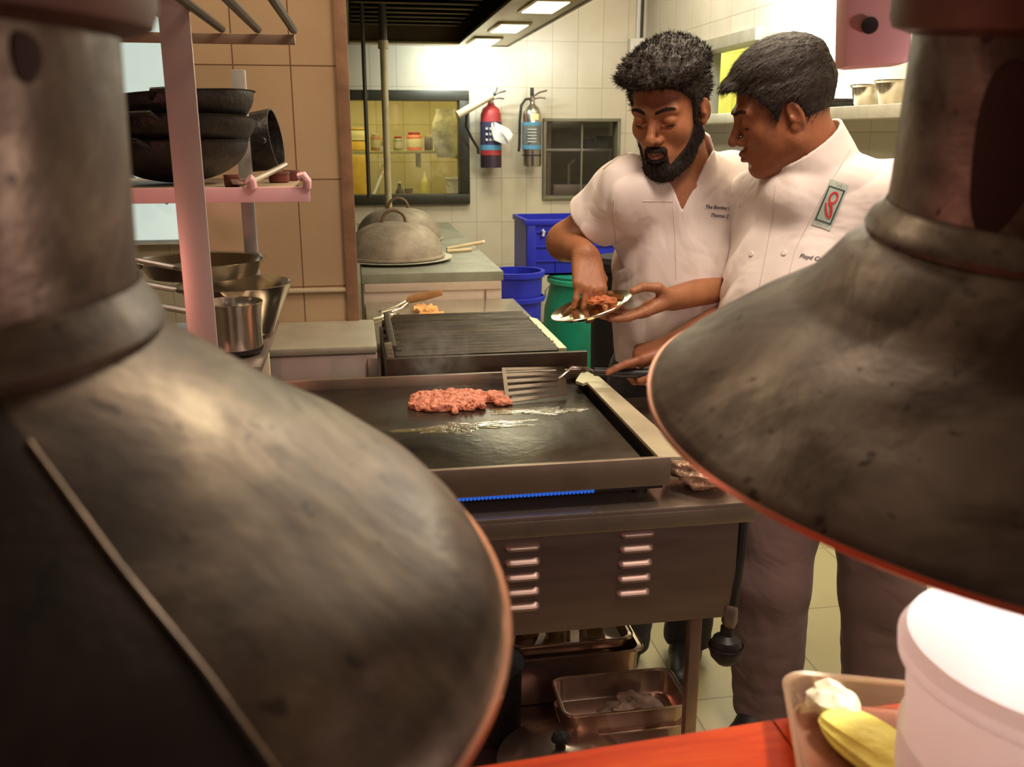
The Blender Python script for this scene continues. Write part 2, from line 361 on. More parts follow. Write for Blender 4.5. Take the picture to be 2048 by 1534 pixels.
MB().lathe([(0.028, 0), (0.03, 0.01), (0.03, 0.07), (0.012, 0.10), (0.012, 0.125)], n=18).build('body', mat('dark_bottle', (0.07, 0.08, 0.04), 0.3), bt)
MB().lathe([(0.014, 0.125), (0.014, 0.14)], n=14).build('cap', WHITE, bt)
bt = thing('bottle', 'tall yellow squeeze bottle standing on the pantry counter', 'bottle', (0.535, 7.05, 0.945))
MB().lathe([(0.03, 0), (0.032, 0.01), (0.032, 0.13), (0.018, 0.155), (0.01, 0.19)], n=18).build('body', mat('bright_yellow_bottle', (0.85, 0.78, 0.22), 0.4), bt)
MB().lathe([(0.011, 0.19), (0.007, 0.21)], n=12).build('cap', PALEY, bt)
bt = thing('bucket', 'white plastic bucket in the lower right corner of the pantry window', 'bucket', (0.78, 7.1, 0.945))
MB().lathe([(0.075, 0), (0.085, 0.15), (0.09, 0.155), (0.09, 0.165), (0.083, 0.165), (0.07, 0.01), (0.0, 0.01)], n=28).build('body', WHITE, bt)
MB().tube([(0.09*math.cos(a), 0.03*math.sin(a)-0.08, 0.14-0.05*math.sin(a)) for a in [PI*k/10 for k in range(11)]], 0.003, 6).build('handle', STEEL, bt)
cb = thing('cup', 'small dark cup next to the dark bottle in the pantry', 'cup', (0.42, 7.2, 0.945))
MB().lathe([(0.03, 0), (0.034, 0.08), (0.031, 0.08), (0.027, 0.006), (0, 0.006)], n=18).build('body', STEEL_DK, cb)
# ---------------------------------------------------------------- scullery behind window 2
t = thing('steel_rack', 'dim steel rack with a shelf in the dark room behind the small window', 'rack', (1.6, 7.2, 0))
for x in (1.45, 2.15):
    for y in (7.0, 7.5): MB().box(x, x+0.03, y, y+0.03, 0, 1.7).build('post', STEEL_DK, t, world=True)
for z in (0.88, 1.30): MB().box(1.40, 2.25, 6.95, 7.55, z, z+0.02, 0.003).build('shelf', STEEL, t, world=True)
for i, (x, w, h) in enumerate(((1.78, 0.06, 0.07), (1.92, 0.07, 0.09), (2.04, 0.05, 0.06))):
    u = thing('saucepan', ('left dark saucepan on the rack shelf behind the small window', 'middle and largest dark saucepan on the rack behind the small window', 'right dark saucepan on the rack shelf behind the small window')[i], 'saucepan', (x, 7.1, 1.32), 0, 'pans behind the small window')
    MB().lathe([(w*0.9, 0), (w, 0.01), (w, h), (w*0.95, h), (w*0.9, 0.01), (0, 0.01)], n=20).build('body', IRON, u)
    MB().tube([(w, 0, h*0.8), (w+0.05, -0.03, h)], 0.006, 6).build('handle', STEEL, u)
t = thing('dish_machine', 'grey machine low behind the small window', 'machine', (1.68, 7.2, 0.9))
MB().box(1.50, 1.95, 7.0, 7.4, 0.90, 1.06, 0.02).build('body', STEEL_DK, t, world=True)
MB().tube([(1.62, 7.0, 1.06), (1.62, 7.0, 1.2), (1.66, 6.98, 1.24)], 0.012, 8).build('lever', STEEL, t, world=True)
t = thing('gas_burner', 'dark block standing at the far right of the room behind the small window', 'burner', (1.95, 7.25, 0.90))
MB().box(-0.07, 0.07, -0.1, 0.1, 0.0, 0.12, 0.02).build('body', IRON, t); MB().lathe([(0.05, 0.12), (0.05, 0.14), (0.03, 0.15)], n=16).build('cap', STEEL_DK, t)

# ---------------------------------------------------------------- right wall ledge, bowls
t = tag(MB().box(1.78, 2.03, 2.6, 5.75, 1.475, 1.52, 0.004).build('wall_shelf', mat('pale_ledge', (0.70, 0.68, 0.55), 0.45, 0.1)), 'long pale shelf fixed along the right wall behind the two cooks', 'shelf')
def bowl(label, loc, r, h, group, name='mixing_bowl'):
    t = thing(name, label, 'bowl', loc, 0, group)
    MB().lathe([(r*0.62, 0), (r*0.75, 0.01), (r*0.97, h-0.006), (r*1.08, h), (r*1.08, h+0.004), (r*0.94, h), (r*0.7, 0.016), (0, 0.012)], n=36).build('body', STEEL_BR, t)
    return t
p = atX(1733, 216, 1.90); bowl('left steel bowl of the two standing on the wall shelf behind the second cook', (1.90, p.y, 1.52), 0.062, 0.075, 'steel bowls on the right wall shelf')
p = atX(1785, 212, 1.90); bowl('right steel bowl of the two, beside the hanging lamp shade', (1.90, p.y, 1.52), 0.066, 0.082, 'steel bowls on the right wall shelf')
for k in range(3):
    p = atX(1680, 216, 1.90)
    t = thing('baking_tray', ('bottom black tray on the wall shelf left of the steel bowls', 'middle black tray of the short stack left of the steel bowls', 'top black tray of the short stack left of the steel bowls')[k], 'tray', (1.90, p.y+0.10, 1.52+k*0.012), R(3*k), 'black trays on the wall shelf')
    MB().box(-0.10, 0.10, -0.14, 0.14, 0, 0.010, 0.004).build('body', IRON, t); MB().box(-0.105, 0.105, -0.145, 0.145, 0.008, 0.0115, 0.001).build('rim', IRON, t)
# socket box and conduit in the corner
t = thing('junction_box', 'small white box with a dark hole high in the wall corner', 'box', (1.955, 6.49, 1.94))
MB().box(1.905, 2.01, 6.44, 6.5, 1.93, 2.055, 0.01).build('body', PLASTER, t, world=True)
MB().lathe([(0.017, 0), (0.017, 0.004), (0.008, 0.005)], (1.957, 6.44, 1.975), 18, axis=(0, -1, 0)).build('socket_hole', BLACK, t, world=True)
t = tag(MB().box(1.955, 1.985, 6.47, 6.5, 2.055, 2.8, 0.003).build('conduit', PLASTER), 'pale wall conduit rising from the small white box', 'pipe')
tag(MB().tube([(1.985, 6.45, 2.06), (1.985, 6.45, 2.8)], 0.010, 8).build('cable', BLACK), 'black cable running up beside the pale conduit', 'cable')

# ---------------------------------------------------------------- extractor hood
t = thing('extractor_hood', 'large dark extractor hood with three lamps above the back counter', 'extractor hood', (0.3, 4.8, 1.95))
m = MB(); X0, X1, Y0, Y1, Z0 = -0.38, 1.0, 3.3, 6.05, 1.95
m.box(X1-0.015, X1, Y0, Y1, Z0, 2.6); m.box(0.002, X1, Y1-0.015, Y1, Z0, 2.6); m.box(0.002, X1, Y0, Y0+0.015, Z0, 2.6); m.box(0.002, X1, Y0, Y1, 2.58, 2.6)
m.box(0.002, 0.017, Y0, Y1, Z0, 2.6)
m.build('shell', HOODM, t, world=True)
m = MB(); m.box(0.68, X1-0.015, Y0+0.015, Y1-0.015, Z0+0.004, Z0+0.02, 0.003)
m.build('lamp_rail', HOODRIM, t, world=True)
m = MB(); m.box(0.017, 0.68, Y1-0.13, Y1-0.015, Z0, Z0+0.015, 0.003); m.build('gutter', HOODRIM, t, world=True)
m = MB()
for k in range(14):
    y = Y0+0.1+k*0.185; m.box(0.03, 0.66, y, y+0.15, Z0+0.12, Z0+0.13, 0.004, Matrix.Rotation(R(25), 3, 'X'))
m.build('filter', HOODM, t, world=True)
EML = mat('lit_hood_lamp', (1, 1, 1), emit=(1.0, 0.92, 0.50), es=5.0)
for (px, py) in ((968, 82), (1018, 55), (1090, 12)):
    p = atZ(px, py, Z0)
    f = MB().box(p.x-0.085, p.x+0.085, p.y-0.20, p.y+0.20, Z0-0.006, Z0+0.004, 0.003).build('lamp_frame', HOODRIM, t, world=True)
    MB().box(p.x-0.068, p.x+0.068, p.y-0.18, p.y+0.18, Z0-0.009, Z0-0.0055, 0.001).build('diffuser', EML, f)
    area('hood_lamp_light', (p.x, p.y, Z0-0.015), (p.x-0.05, p.y, 0), 0.13, 6, (1.0, 0.93, 0.66), 0.34)
p = atZ(950, 86, Z0)
area('hood_lamp_light', (0.72, 6.02, Z0-0.02), (0.78, 6.5, 1.86), 0.30, 9, (0.88, 1.0, 0.96), 0.05, spread=150)
# pipes hanging from the hood
t = thing('hanging_pipe', 'thin dark pipe coming down from the hood at the left', 'pipe', (0.085, 5.0, 1.2)); 
MB().tube([(0.085, 5.0, 1.10), (0.085, 5.0, 2.2)], 0.011, 10).build('pipe', mat('dark_pipe', (0.05, 0.045, 0.03), 0.5, 0.2), t, world=True)
MB().tube([(0.085, 5.0, 1.60), (0.085, 5.0, 1.63)], 0.016, 10).build('coupling', mat('dark_pipe', (0.05, 0.045, 0.03)), t, world=True)
t = thing('hanging_pipe', 'paler gas pipe coming down from the hood beside the thin dark pipe', 'pipe', (0.185, 5.0, 1.2))
MB().tube([(0.185, 5.0, 0.90), (0.185, 5.0, 1.85)], 0.018, 12).build('pipe', mat('tan_pipe', (0.42, 0.37, 0.22), 0.5, 0.1), t, world=True)
MB().tube([(0.185, 5.0, 1.84), (0.185, 5.0, 2.3)], 0.021, 12).build('upper_pipe', mat('dark_pipe', (0.05, 0.045, 0.03)), t, world=True)
MB().tube([(0.185, 5.0, 1.84), (0.185, 5.0, 1.88)], 0.026, 12).build('coupling', mat('tan_pipe', (0.42, 0.37, 0.22)), t, world=True)

# ---------------------------------------------------------------- fire extinguishers
def extinguisher(label, x, z0, kind):
    y = 6.38
    t = thing('fire_extinguisher', label, 'fire extinguisher', (x, y, z0), 0, 'extinguishers on the back wall')
    r = 0.064 if kind == 'steel' else 0.068
    body = [(r*0.9, 0), (r, 0.012), (r, 0.345), (r*0.8, 0.385), (r*0.4, 0.405), (r*0.32, 0.42)]
    MB().lathe(body, n=36).build('cylinder', STEEL_BR if kind == 'steel' else REDP, t)
    def ring(n_, a, b, mt, e=0.0015): MB().lathe([(r+e*0.5, a), (r+e, a+0.001), (r+e, b-0.001), (r+e*0.5, b)], n=36, cap=False).build(n_, mt, t)
    if kind == 'steel':
        DARKL = mat('dark_printed_label', (0.16, 0.17, 0.16), 0.5, 0, 0.3, 60)
        ring('label', 0.145, 0.29, DARKL); ring('blue_band', 0.115, 0.143, LBLUE); ring('blue_band', 0.27, 0.292, LBLUE, 0.002)
        for k in range(5): MB().box(-0.04, 0.02, -r-0.004, -r+0.01, 0.162+k*0.02, 0.168+k*0.02).build('print_line', mat('pale_print', (0.6, 0.6, 0.55), 0.5), t)
        MB().box(-0.01, 0.035, -r-0.003, -r+0.012, 0.305, 0.345, 0.002).build('sticker', PALEY, t)
        ring('strap', 0.072, 0.080, BLACK, 0.003)
    else:
        DK = mat('dark_extinguisher_base', (0.035, 0.02, 0.03), 0.4)
        ring('base_band', 0.0, 0.082, DK, 0.003); ring('red_band', 0.082, 0.115, REDP, 0.003); ring('blue_band', 0.115, 0.150, LBLUE, 0.003)
        ring('label', 0.150, 0.30, mat('dark_blue_label', (0.05, 0.045, 0.10), 0.5, 0, 0.2, 50), 0.003)
        for r_ in range(3):
            for c_ in range(4):
                MB().box(-0.045+c_*0.024, -0.030+c_*0.024, -r-0.006, -r+0.012, 0.175+r_*0.036, 0.190+r_*0.036, 0.002).build('pictogram', mat('pale_print', (0.6, 0.6, 0.55), 0.5), t)
    v = MB().lathe([(0.02, 0.415), (0.022, 0.45), (0.014, 0.462)], n=16).build('valve', STEEL_BR, t)
    MB().tube([(0, 0, 0.455), (0.05, -0.01, 0.485), (0.10, -0.01, 0.497)], 0.006, 8).build('lever', STEEL_DK, t)
    MB().tube([(0, 0, 0.44), (0.05, -0.01, 0.452), (0.09, -0.01, 0.448)], 0.006, 8).build('grip', STEEL_DK, t)
    if kind == 'steel':
        MB().box(-0.012, 0.012, -0.01, 0.012, 0.455, 0.515, 0.004).build('gauge', BLACK, t)
        MB().tube([(0, 0, 0.445), (-0.045, -0.01, 0.44), (-0.075, -0.01, 0.40), (-0.083, 0, 0.3), (-0.085, 0, 0.14), (-0.09, 0, 0.10)], 0.009, 8).build('hose', BLACK, t)
    else:
        MB().tube([(0, 0, 0.45), (-0.06, -0.015, 0.435), (-0.13, -0.02, 0.40), (-0.165, -0.02, 0.34), (-0.17, -0.02, 0.27), (-0.13, -0.01, 0.19), (-0.09, 0, 0.13), (-0.085, 0, 0.09)], 0.009, 8).build('hose', BLACK, t)
    MB().box(-0.02, 0.02, 0.05, 0.118, 0.33, 0.40, 0.004).build('wall_bracket', STEEL_DK, t)
    return t
extinguisher('dark labelled fire extinguisher with red and blue bands and a plastic bag', 0.935, 1.205, 'dark')
extinguisher('silver fire extinguisher with blue bands, nearer the small window', 1.215, 1.21, 'steel')
t = thing('rolled_chart', 'pale roller stuck slanting behind the dark extinguisher head', 'roller', (0.85, 6.3, 1.62))
MB().tube([(0.70, 6.28, 1.545), (0.935, 6.30, 1.672)], 0.025, 14).build('roll', mat('beige_roll', (0.55, 0.48, 0.34), 0.6), t, world=True)
MB().tube([(0.935, 6.30, 1.672), (0.955, 6.30, 1.683)], 0.010, 8).build('tip', BLACK, t, world=True)
MB().tube([(0.955, 6.30, 1.683), (0.968, 6.30, 1.72)], 0.004, 6).build('hook', BLACK, t, world=True)
def pb(u, v):
    a = 2*PI*u; s = math.sin(PI*(0.04+0.92*v)); r = 0.055*s*(1+0.35*math.sin(3*a+4*v)+0.16*math.sin(7*a-5*v))
    return (0.975+0.065*(v-0.4)*1.2+r*math.cos(a), 6.285+0.55*r*math.sin(a), 1.43+0.10*(0.5-v)+r*math.sin(a)*0.5+0.02*math.cos(5*a))
tag(MB().sheet(pb, 30, 14).build('plastic_bag', mat('thin_white_plastic', (0.85, 0.85, 0.88), 0.3, alpha=0.75, bump=0.4, bs=30)), 'crumpled white plastic bag hung over the dark extinguisher', 'bag')

# ---------------------------------------------------------------- crates and drums on the back right
def crate(label, x0, x1, y0, y1, z0, z1, rows, group):
    t = thing('crate', label, 'crate', ((x0+x1)/2, (y0+y1)/2, z0), 0, group)
    w, d, h = x1-x0, y1-y0, z1-z0
    m = MB(); th = 0.008
    for (a, b, c, e) in ((-w/2, w/2, -d/2, -d/2+th), (-w/2, w/2, d/2-th, d/2), (-w/2, -w/2+th, -d/2, d/2), (w/2-th, w/2, -d/2, d/2)): m.box(a, b, c, e, 0, h)
    m.box(-w/2, w/2, -d/2, d/2, 0, 0.01)
    m.build('body', BLUE, t)
    m = MB(); m.box(-w/2-0.012, w/2+0.012, -d/2-0.014, -d/2, h-0.03, h, 0.004); m.box(-w/2-0.012, -w/2, -d/2, d/2, h-0.03, h, 0.004); m.box(w/2, w/2+0.012, -d/2, d/2, h-0.03, h, 0.004)
    m.build('rim', BLUE, t)
    for k in range(rows):
        z = h*0.78-k*h*0.78/rows
        MB().box(-w/2+0.05, w/2-0.05, -d/2-0.012, -d/2, z-0.006, z+0.004, 0.003).build('rib', BLUE, t)
    for k in range(5):
        x = -w/2+0.05+k*(w-0.1)/4
        MB().box(x-0.004, x+0.004, -d/2-0.009, -d/2, 0.012, h*0.78, 0.002).build('post', BLUE, t)
    MB().box(-w/2, -w/2+0.05, -d/2-0.010, -d/2, 0.0, h-0.03, 0.006).build('corner_post', BLUE, t); MB().box(w/2-0.05, w/2, -d/2-0.010, -d/2, 0.0, h-0.03, 0.006).build('corner_post', BLUE, t)
    return t
c1 = crate('large royal blue slatted crate standing on the green drum', 0.945, 1.52, 5.10, 5.50, 0.655, 0.965, 3, 'blue crates by the back wall')
MB().tube([(1.03, 5.085, 0.91), (1.04, 5.083, 0.90), (1.035, 5.083, 0.875)], 0.008, 6).build('paint_smear', mat('pale_smear', (0.5, 0.5, 0.62), 0.5), c1, world=True)
t = thing('storage_bin', 'tall dark blue bin between the steel counter and the green drum', 'bin', (0.80, 4.62, 0))
m = MB(); m.lathe([(0.115, 0), (0.135, 0.72), (0.15, 0.73), (0.15, 0.755), (0.13, 0.755), (0.11, 0.02), (0, 0.02)], n=30).build('body', BLUE, t)
MB().lathe([(0.141, 0.60), (0.150, 0.605), (0.150, 0.625), (0.141, 0.63)], n=30, cap=False).build('rim_band', BLUE, t)
t = thing('drum', 'dark green plastic drum under the blue crate', 'drum', (1.31, 5.13, 0))
MB().lathe([(0.16, 0.0), (0.20, 0.02), (0.245, 0.14), (0.255, 0.30), (0.25, 0.45), (0.215, 0.60), (0.21, 0.625), (0.225, 0.63), (0.225, 0.65), (0.19, 0.652), (0, 0.652)], n=44, sx=1.0).build('body', GREEN, t)
MB().lathe([(0.2295, 0.605), (0.235, 0.61), (0.235, 0.632), (0.2295, 0.636)], n=44, cap=False).build('rim', mat('light_green_plastic', (0.02, 0.32, 0.18), 0.4), t)
MB().tube([(-0.235, -0.05, 0.60), (-0.262, -0.06, 0.57), (-0.262, -0.06, 0.53)], 0.006, 6).build('handle', STEEL, t)
t = thing('rubbish_bin', 'tall black bin behind the bearded cook with a white cloth on top', 'bin', (1.0, 3.20, 0))
MB().lathe([(0.11, 0), (0.13, 0.5), (0.135, 0.98), (0.12, 1.0), (0, 1.0)], n=30, sx=1.25).build('body', mat('black_bin', (0.008, 0.007, 0.006), 0.7, spec=0.2), t)
MB().lathe([(0.137, 0.95), (0.142, 0.955), (0.142, 0.985), (0.137, 0.99)], n=30, sx=1.25, cap=False).build('rim', mat('black_bin', (0.018, 0.015, 0.012)), t)

def wc(u, v):
    a = 2*PI*u; s = math.sin(PI*(0.03+0.94*v)); r = 0.045*s*(1+0.25*math.sin(3*a+2)+0.1*math.sin(8*a+5*v))
    return (0.955+r*math.cos(a), 3.12+r*math.sin(a), 1.0+0.085*v-0.01*math.cos(a))
tag(MB().sheet(wc, 24, 12).build('kitchen_cloth', mat('cream_cloth', (0.80, 0.72, 0.50), 0.8, bump=0.3, bs=40)), 'small crumpled cream cloth lying on top of the black bin', 'cloth')
# ================================================================ BACK COUNTER, GRILL, GRIDDLE
t = thing('steel_counter', 'worn steel counter under the two grey domed lids', 'counter', (0.3, 4.4, 0))
MB().box(-0.40+0.42, 0.575, 3.60, 5.75, 0.862, 0.90, 0.004).build('worktop', COUNTER_ST, t, world=True)
MB().box(0.025, 0.568, 3.606, 5.74, 0.0, 0.862, 0.003).build('body', COUNTER_FR, t, world=True)
MB().box(0.03, 0.565, 3.598, 3.604, 0.83, 0.862, 0.001).build('front_lip', COUNTER_FR, t, world=True)
MB().box(0.50, 0.506, 3.6, 3.61, 0.60, 0.84).build('seam', STEEL_DK, t, world=True)
t = thing('low_counter', 'lower bright steel shelf surface in front of the domed counter', 'counter', (0.3, 3.2, 0))
MB().box(0.03, 0.615, 2.86, 3.598, 0.765, 0.79, 0.004).build('worktop', mat('shiny_steel_counter', (0.60, 0.55, 0.42), 0.25, 0.8, 0.1, 4, rvar=0.06), t, world=True)
MB().box(0.04, 0.605, 2.88, 3.59, 0.0, 0.765).build('body', COUNTER_FR, t, world=True)
def dome(label, loc, r, h, hr, traymat):
    t = thing('dome_lid', label, 'lid', loc, 0, 'grey domed lids on the steel counter')
    pr = [(r*1.0, 0.0), (r*1.0, 0.012)] + [(r*math.cos(a)**0.75, 0.012+h*math.sin(a)) for a in [PI/2*k/12 for k in range(1, 12)]] + [(0.001, h+0.012)]
    MB().lathe(pr, n=56, cap=False).build('dome', DOME, t)
    MB().lathe([(r*0.98, 0), (r*1.04, 0.0), (r*1.05, 0.008), (r*1.0, 0.012)], n=56).build('rim', DOME, t)
    pts = [(-hr, 0, h-0.01)] + [(-hr*0.72*math.cos(PI*k/8), 0, h+0.015+0.045*math.sin(PI*k/8)) for k in range(9)] + [(hr, 0, h-0.01)]
    MB().tube(pts, 0.0075, 10).build('handle', mat('brown_handle', (0.16, 0.10, 0.05), 0.6, 0.2), t)
    return t
p = (0.168, 4.0, 0.910)
t = thing('serving_plate', 'white rimmed plate beneath the front domed lid', 'plate', (0.168, 4.0, 0.90))
MB().lathe([(0.12, 0), (0.19, 0.003), (0.243, 0.012), (0.245, 0.016), (0.19, 0.010), (0, 0.008)], n=56).build('body', mat('pale_plate', (0.72, 0.70, 0.58), 0.35, 0.1), t)
dome('front grey domed lid with a bowed brown handle on a white rimmed plate', (0.168, 4.0, 0.9165), 0.205, 0.135, 0.068, None)
dome('rear grey domed lid half hidden behind the front one', (0.225, 4.80, 0.90), 0.215, 0.150, 0.068, None)
for lb, a, b in (('upper thin pale stick pointing right from behind the front domed lid', (0.42, 4.30, 0.909), (0.60, 4.36, 0.930)), ('lower thin pale stick with a pinkish tip beside the domed lid', (0.41, 4.20, 0.909), (0.525, 4.24, 0.910))):
    t = thing('wooden_stick', lb, 'stick', a, 0, 'pale sticks on the steel counter')
    MB().tube([(0, 0, 0), Vector(b)-Vector(a)], 0.008, 8).build('stick', WOODL, t)
    d = Vector(b)-Vector(a); MB().tube([d*0.97, d*1.03], 0.0085, 8).build('tip', CREAM if 'upper' in lb else mat('pink_tip', (0.7, 0.35, 0.2), 0.5), t)
# tongs and flatbreads on low counter
def bread(label, x, y, z, r, rz, tilt):
    def f(u, v):
        a = 2*PI*u; rr = r*v*(1+0.06*math.sin(3*a)+0.03*math.sin(7*a)); return (rr*math.cos(a), 0.8*rr*math.sin(a), 0.006*math.sin(9*a)*v*v+0.006*(1-v))
    o = MB().sheet(f, 36, 8, 0.006).build('flatbread', mat('toasted_flatbread', (0.72, 0.34, 0.10), 0.7, 0, 0.3, 30, 0.3, 60), loc=(x, y, z), rot=(tilt, 0, rz))
    return tag(o, label, 'bread', 'flatbreads on the low counter')
bread('front orange flatbread lying on the low steel counter', 0.262, 3.27, 0.800, 0.046, 0.3, 0.10)
bread('larger orange flatbread behind the front one on the low counter', 0.250, 3.385, 0.802, 0.054, 1.0, 0.16)
t = thing('tongs', 'wooden handled tongs leaning over the flatbreads', 'tongs', (0.2, 3.48, 0.80))
MB().tube([(0.190, 3.50, 0.812), (0.255, 3.49, 0.828), (0.320, 3.48, 0.842)], [0.014, 0.017, 0.012], 10).build('handle', mat('brown_wood', (0.34, 0.17, 0.06), 0.55, 0, 0.2, 30), t, world=True)
MB().tube([(0.190, 3.50, 0.810), (0.14, 3.42, 0.80), (0.08, 3.36, 0.797)], 0.006, 8).build('arm', STEEL_BR, t, world=True)
MB().tube([(0.195, 3.49, 0.806), (0.16, 3.40, 0.797), (0.12, 3.33, 0.797)], 0.006, 8).build('arm', STEEL_BR, t, world=True)
t = thing('spoon', 'small steel spoon lying left of the flatbreads', 'spoon', (0.09, 3.25, 0.795))
MB().tube([(0.05, 3.22, 0.797), (0.11, 3.27, 0.798)], 0.004, 6).build('handle', STEEL_BR, t, world=True)
MB().lathe([(0.001, 0), (0.018, 0.003), (0.020, 0.007)], (0.125, 3.28, 0.793), 18, sx=1.4, cap=False).build('bowl', STEEL_BR, t, world=True)

# left low steel block
t = thing('side_counter', 'low grey steel worktop with a mauve front against the tiled pier', 'counter', (-0.1, 2.5, 0))
MB().box(-0.235, 0.045, 2.33, 2.688, 0.88, 0.90, 0.006).build('worktop', mat('dull_grey_top', (0.36, 0.33, 0.25), 0.45, 0.4, 0.15, 8), t, world=True)
MB().box(-0.228, 0.045, 2.335, 2.685, 0.0, 0.88, 0.01).build('body', mat('mauve_grey_front', (0.42, 0.34, 0.30), 0.5, 0.3, 0.1, 5), t, world=True)
MB().box(0.02, 0.045, 2.322, 2.334, 0.3, 0.87, 0.003).build('edge_strip', STEEL, t, world=True)

# charcoal grill with slatted cover
t = thing('charcoal_grill', 'dark grill with a greasy slatted metal cover behind the griddle', 'grill', (0.3, 2.4, 0))
MB().box(0.062, 0.515, 2.12, 2.78, 0.0, 0.862, 0.006).build('body', mat('sooty_steel', (0.045, 0.035, 0.028), 0.5, 0.4, 0.35, 8), t, world=True)
m = MB(); rng = random.Random(3)
SL = mat('greasy_slats', (0.045, 0.034, 0.020), 0.5, 0.45, 0.45, 25, 0.2, 60, (0.5, 3, 1), rvar=0.12)
N = 17
for k in range(N):
    y = 2.235+k*(0.51/N); x1 = 0.498; x0 = 0.085 + 0.02*math.sin(k*2.1)
    m.box(x0, x1+0.004*math.sin(k), y, y+0.022, 0.878+0.004*rng.random(), 0.896+0.006*rng.random(), 0.006, Matrix.Rotation(R(1.2*rng.uniform(-1, 1)), 3, 'Z') @ Matrix.Rotation(R(22), 3, 'X'))
m.build('slatted_cover', SL, t, world=True)
MB().box(0.085, 0.50, 2.235, 2.75, 0.864, 0.878, 0.003).build('tray', SL, t, world=True)
MB().prism([(0.497, 2.23, 0.885), (0.518, 2.23, 0.885), (0.518, 2.62, 0.885), (0.497, 2.66, 0.885)], (0, 0, 0.014)).build('side_rail', mat('pale_edge_steel', (0.68, 0.64, 0.42), 0.4, 0.3), t, world=True)
m = MB()
m.box(0.075, 0.092, 2.26, 2.72, 0.885, 0.915, 0.004)
m.build('left_rail', SL, t, world=True)
def crumple(cx, cy, cz, rx, ry, rz, sd, amp=0.35, nu=26, nv=14):
    rr = random.Random(sd); ph = [rr.uniform(0, 6) for _ in range(8)]
    def f(u, v):
        a = 2*PI*u; b = PI*(0.02+0.96*v)
        d = 1+amp*(0.5*math.sin(3*a+ph[0]+2*b)+0.3*math.sin(5*a-4*b+ph[1])+0.25*math.sin(8*a+6*b+ph[2])+0.2*math.sin(11*b+ph[3]+2*a))
        return (cx+rx*d*math.sin(b)*math.cos(a), cy+ry*d*math.sin(b)*math.sin(a), cz+rz*d*math.cos(b))
    return MB().sheet(f, nu, nv)
m = MB(); 
m.box(0.070, 0.088, 2.222, 2.236, 0.80, 0.93, 0.003, Matrix.Rotation(R(-9), 3, 'Y')); m.box(0.088, 0.135, 2.215, 2.23, 0.845, 0.875, 0.004, Matrix.Rotation(R(18), 3, 'Y')); m.box(0.10, 0.115, 2.20, 2.235, 0.80, 0.86, 0.004)
m.build('bracket', mat('tarnished_bracket', (0.30, 0.26, 0.17), 0.45, 0.6, 0.3, 30, 0.3, 60), t, world=True)
crumple(0.112, 2.20, 0.862, 0.022, 0.018, 0.022, 5).build('foil_scrap', mat('dull_foil', (0.42, 0.38, 0.28), 0.35, 0.8), t, world=True)
MB().box(0.06, 0.535, 2.085, 2.10, 0.82, 0.922, 0.002).build('front_plate', mat('heat_stained_steel', (0.06, 0.038, 0.022), 0.45, 0.6, 0.4, 8), t, world=True)

# ---------------- griddle
GX0, GX1, GY0, GY1 = -0.20, 0.532, 1.395, 1.985
t = thing('griddle', 'flat black griddle with steel frame and blue flames under the front', 'griddle', (0.1, 1.7, 0.84))
m, nt, b = newmat('oily_black_griddle'); v = coords(nt, 'Object')
n1 = noise(nt, v, 5, 6, 0.6, 0.6); n2 = noise(nt, v, 55, 4)
nt.links.new(ramp(nt, n1, [(0.3, (0.007, 0.006, 0.005)), (0.55, (0.016, 0.013, 0.010)), (0.75, (0.035, 0.03, 0.022))]), b.inputs['Base Color'])
nt.links.new(ramp(nt, n1, [(0.3, (0.20,)*3), (0.6, (0.32,)*3), (0.8, (0.44,)*3)]), b.inputs['Roughness'])
nt.links.new(bumpn(nt, n2, 0.18, 0.004), b.inputs['Normal']); b.inputs['Specular IOR Level'].default_value = 0.6; b.inputs['Specular Tint'].default_value = (1.0, 0.86, 0.55, 1); b.inputs['Metallic'].default_value = 0.0; b.inputs['Coat Weight'].default_value = 0.0
GRIDM = m
MB().box(GX0+0.01, 0.470, GY0+0.008, GY1-0.012, 0.862, 0.885, 0.002).build('hot_plate', GRIDM, t, world=True)
GRS = mat('griddle_frame_steel', (0.34, 0.27, 0.20), 0.34, 0.8, 0.25, 5, rvar=0.1)
m = MB(); m.box(GX0, 0.505, GY0-0.004, GY0+0.006, 0.852, 0.902, 0.002); m.build('front_guard', GRS, t, world=True)
m = MB(); m.box(GX0, 0.505, GY1-0.010, GY1, 0.862, 0.908, 0.002); m.build('back_guard', GRS, t, world=True)
m = MB(); m.prism([(0.484, GY0, 0.902), (0.536, GY0-0.01, 0.902), (0.522, GY1-0.06, 0.902), (0.50, GY1+0.005, 0.902), (0.462, GY1-0.085, 0.902), (0.472, GY1-0.11, 0.902), (0.484, GY1-0.10, 0.902)], (0, 0, -0.006))
m.build('side_flange', mat('pale_flange_steel', (0.74, 0.67, 0.46), 0.36, 0.55, 0.15, 7), t, world=True)
m = MB(); m.box(0.470, 0.487, GY0+0.006, GY1-0.10, 0.850, 0.860, 0.001); m.box(0.485, 0.489, GY0+0.006, GY1-0.02, 0.852, 0.898)
m.build('grease_channel', IRON, t, world=True)
MB().box(GX0+0.01, 0.50, GY0+0.02, GY1-0.01, 0.838, 0.852).build('burner_tray', IRON, t, world=True)
for x in (-0.16, 0.47):
    for y in (1.45, 1.93): MB().lathe([(0.014, 0), (0.014, 0.02)], (x, y, 0.820), 14).build('foot', IRON, t, world=True)
fm = mat('blue_gas_flame', (0.02, 0.1, 0.6), 0.5, emit=(0.03, 0.17, 0.80), es=0.75)
f0 = MB().lathe([(0.0022, 0), (0.0032, 0.003), (0.002, 0.007), (0.0002, 0.010)], n=8).build('burner_flame', fm, t)
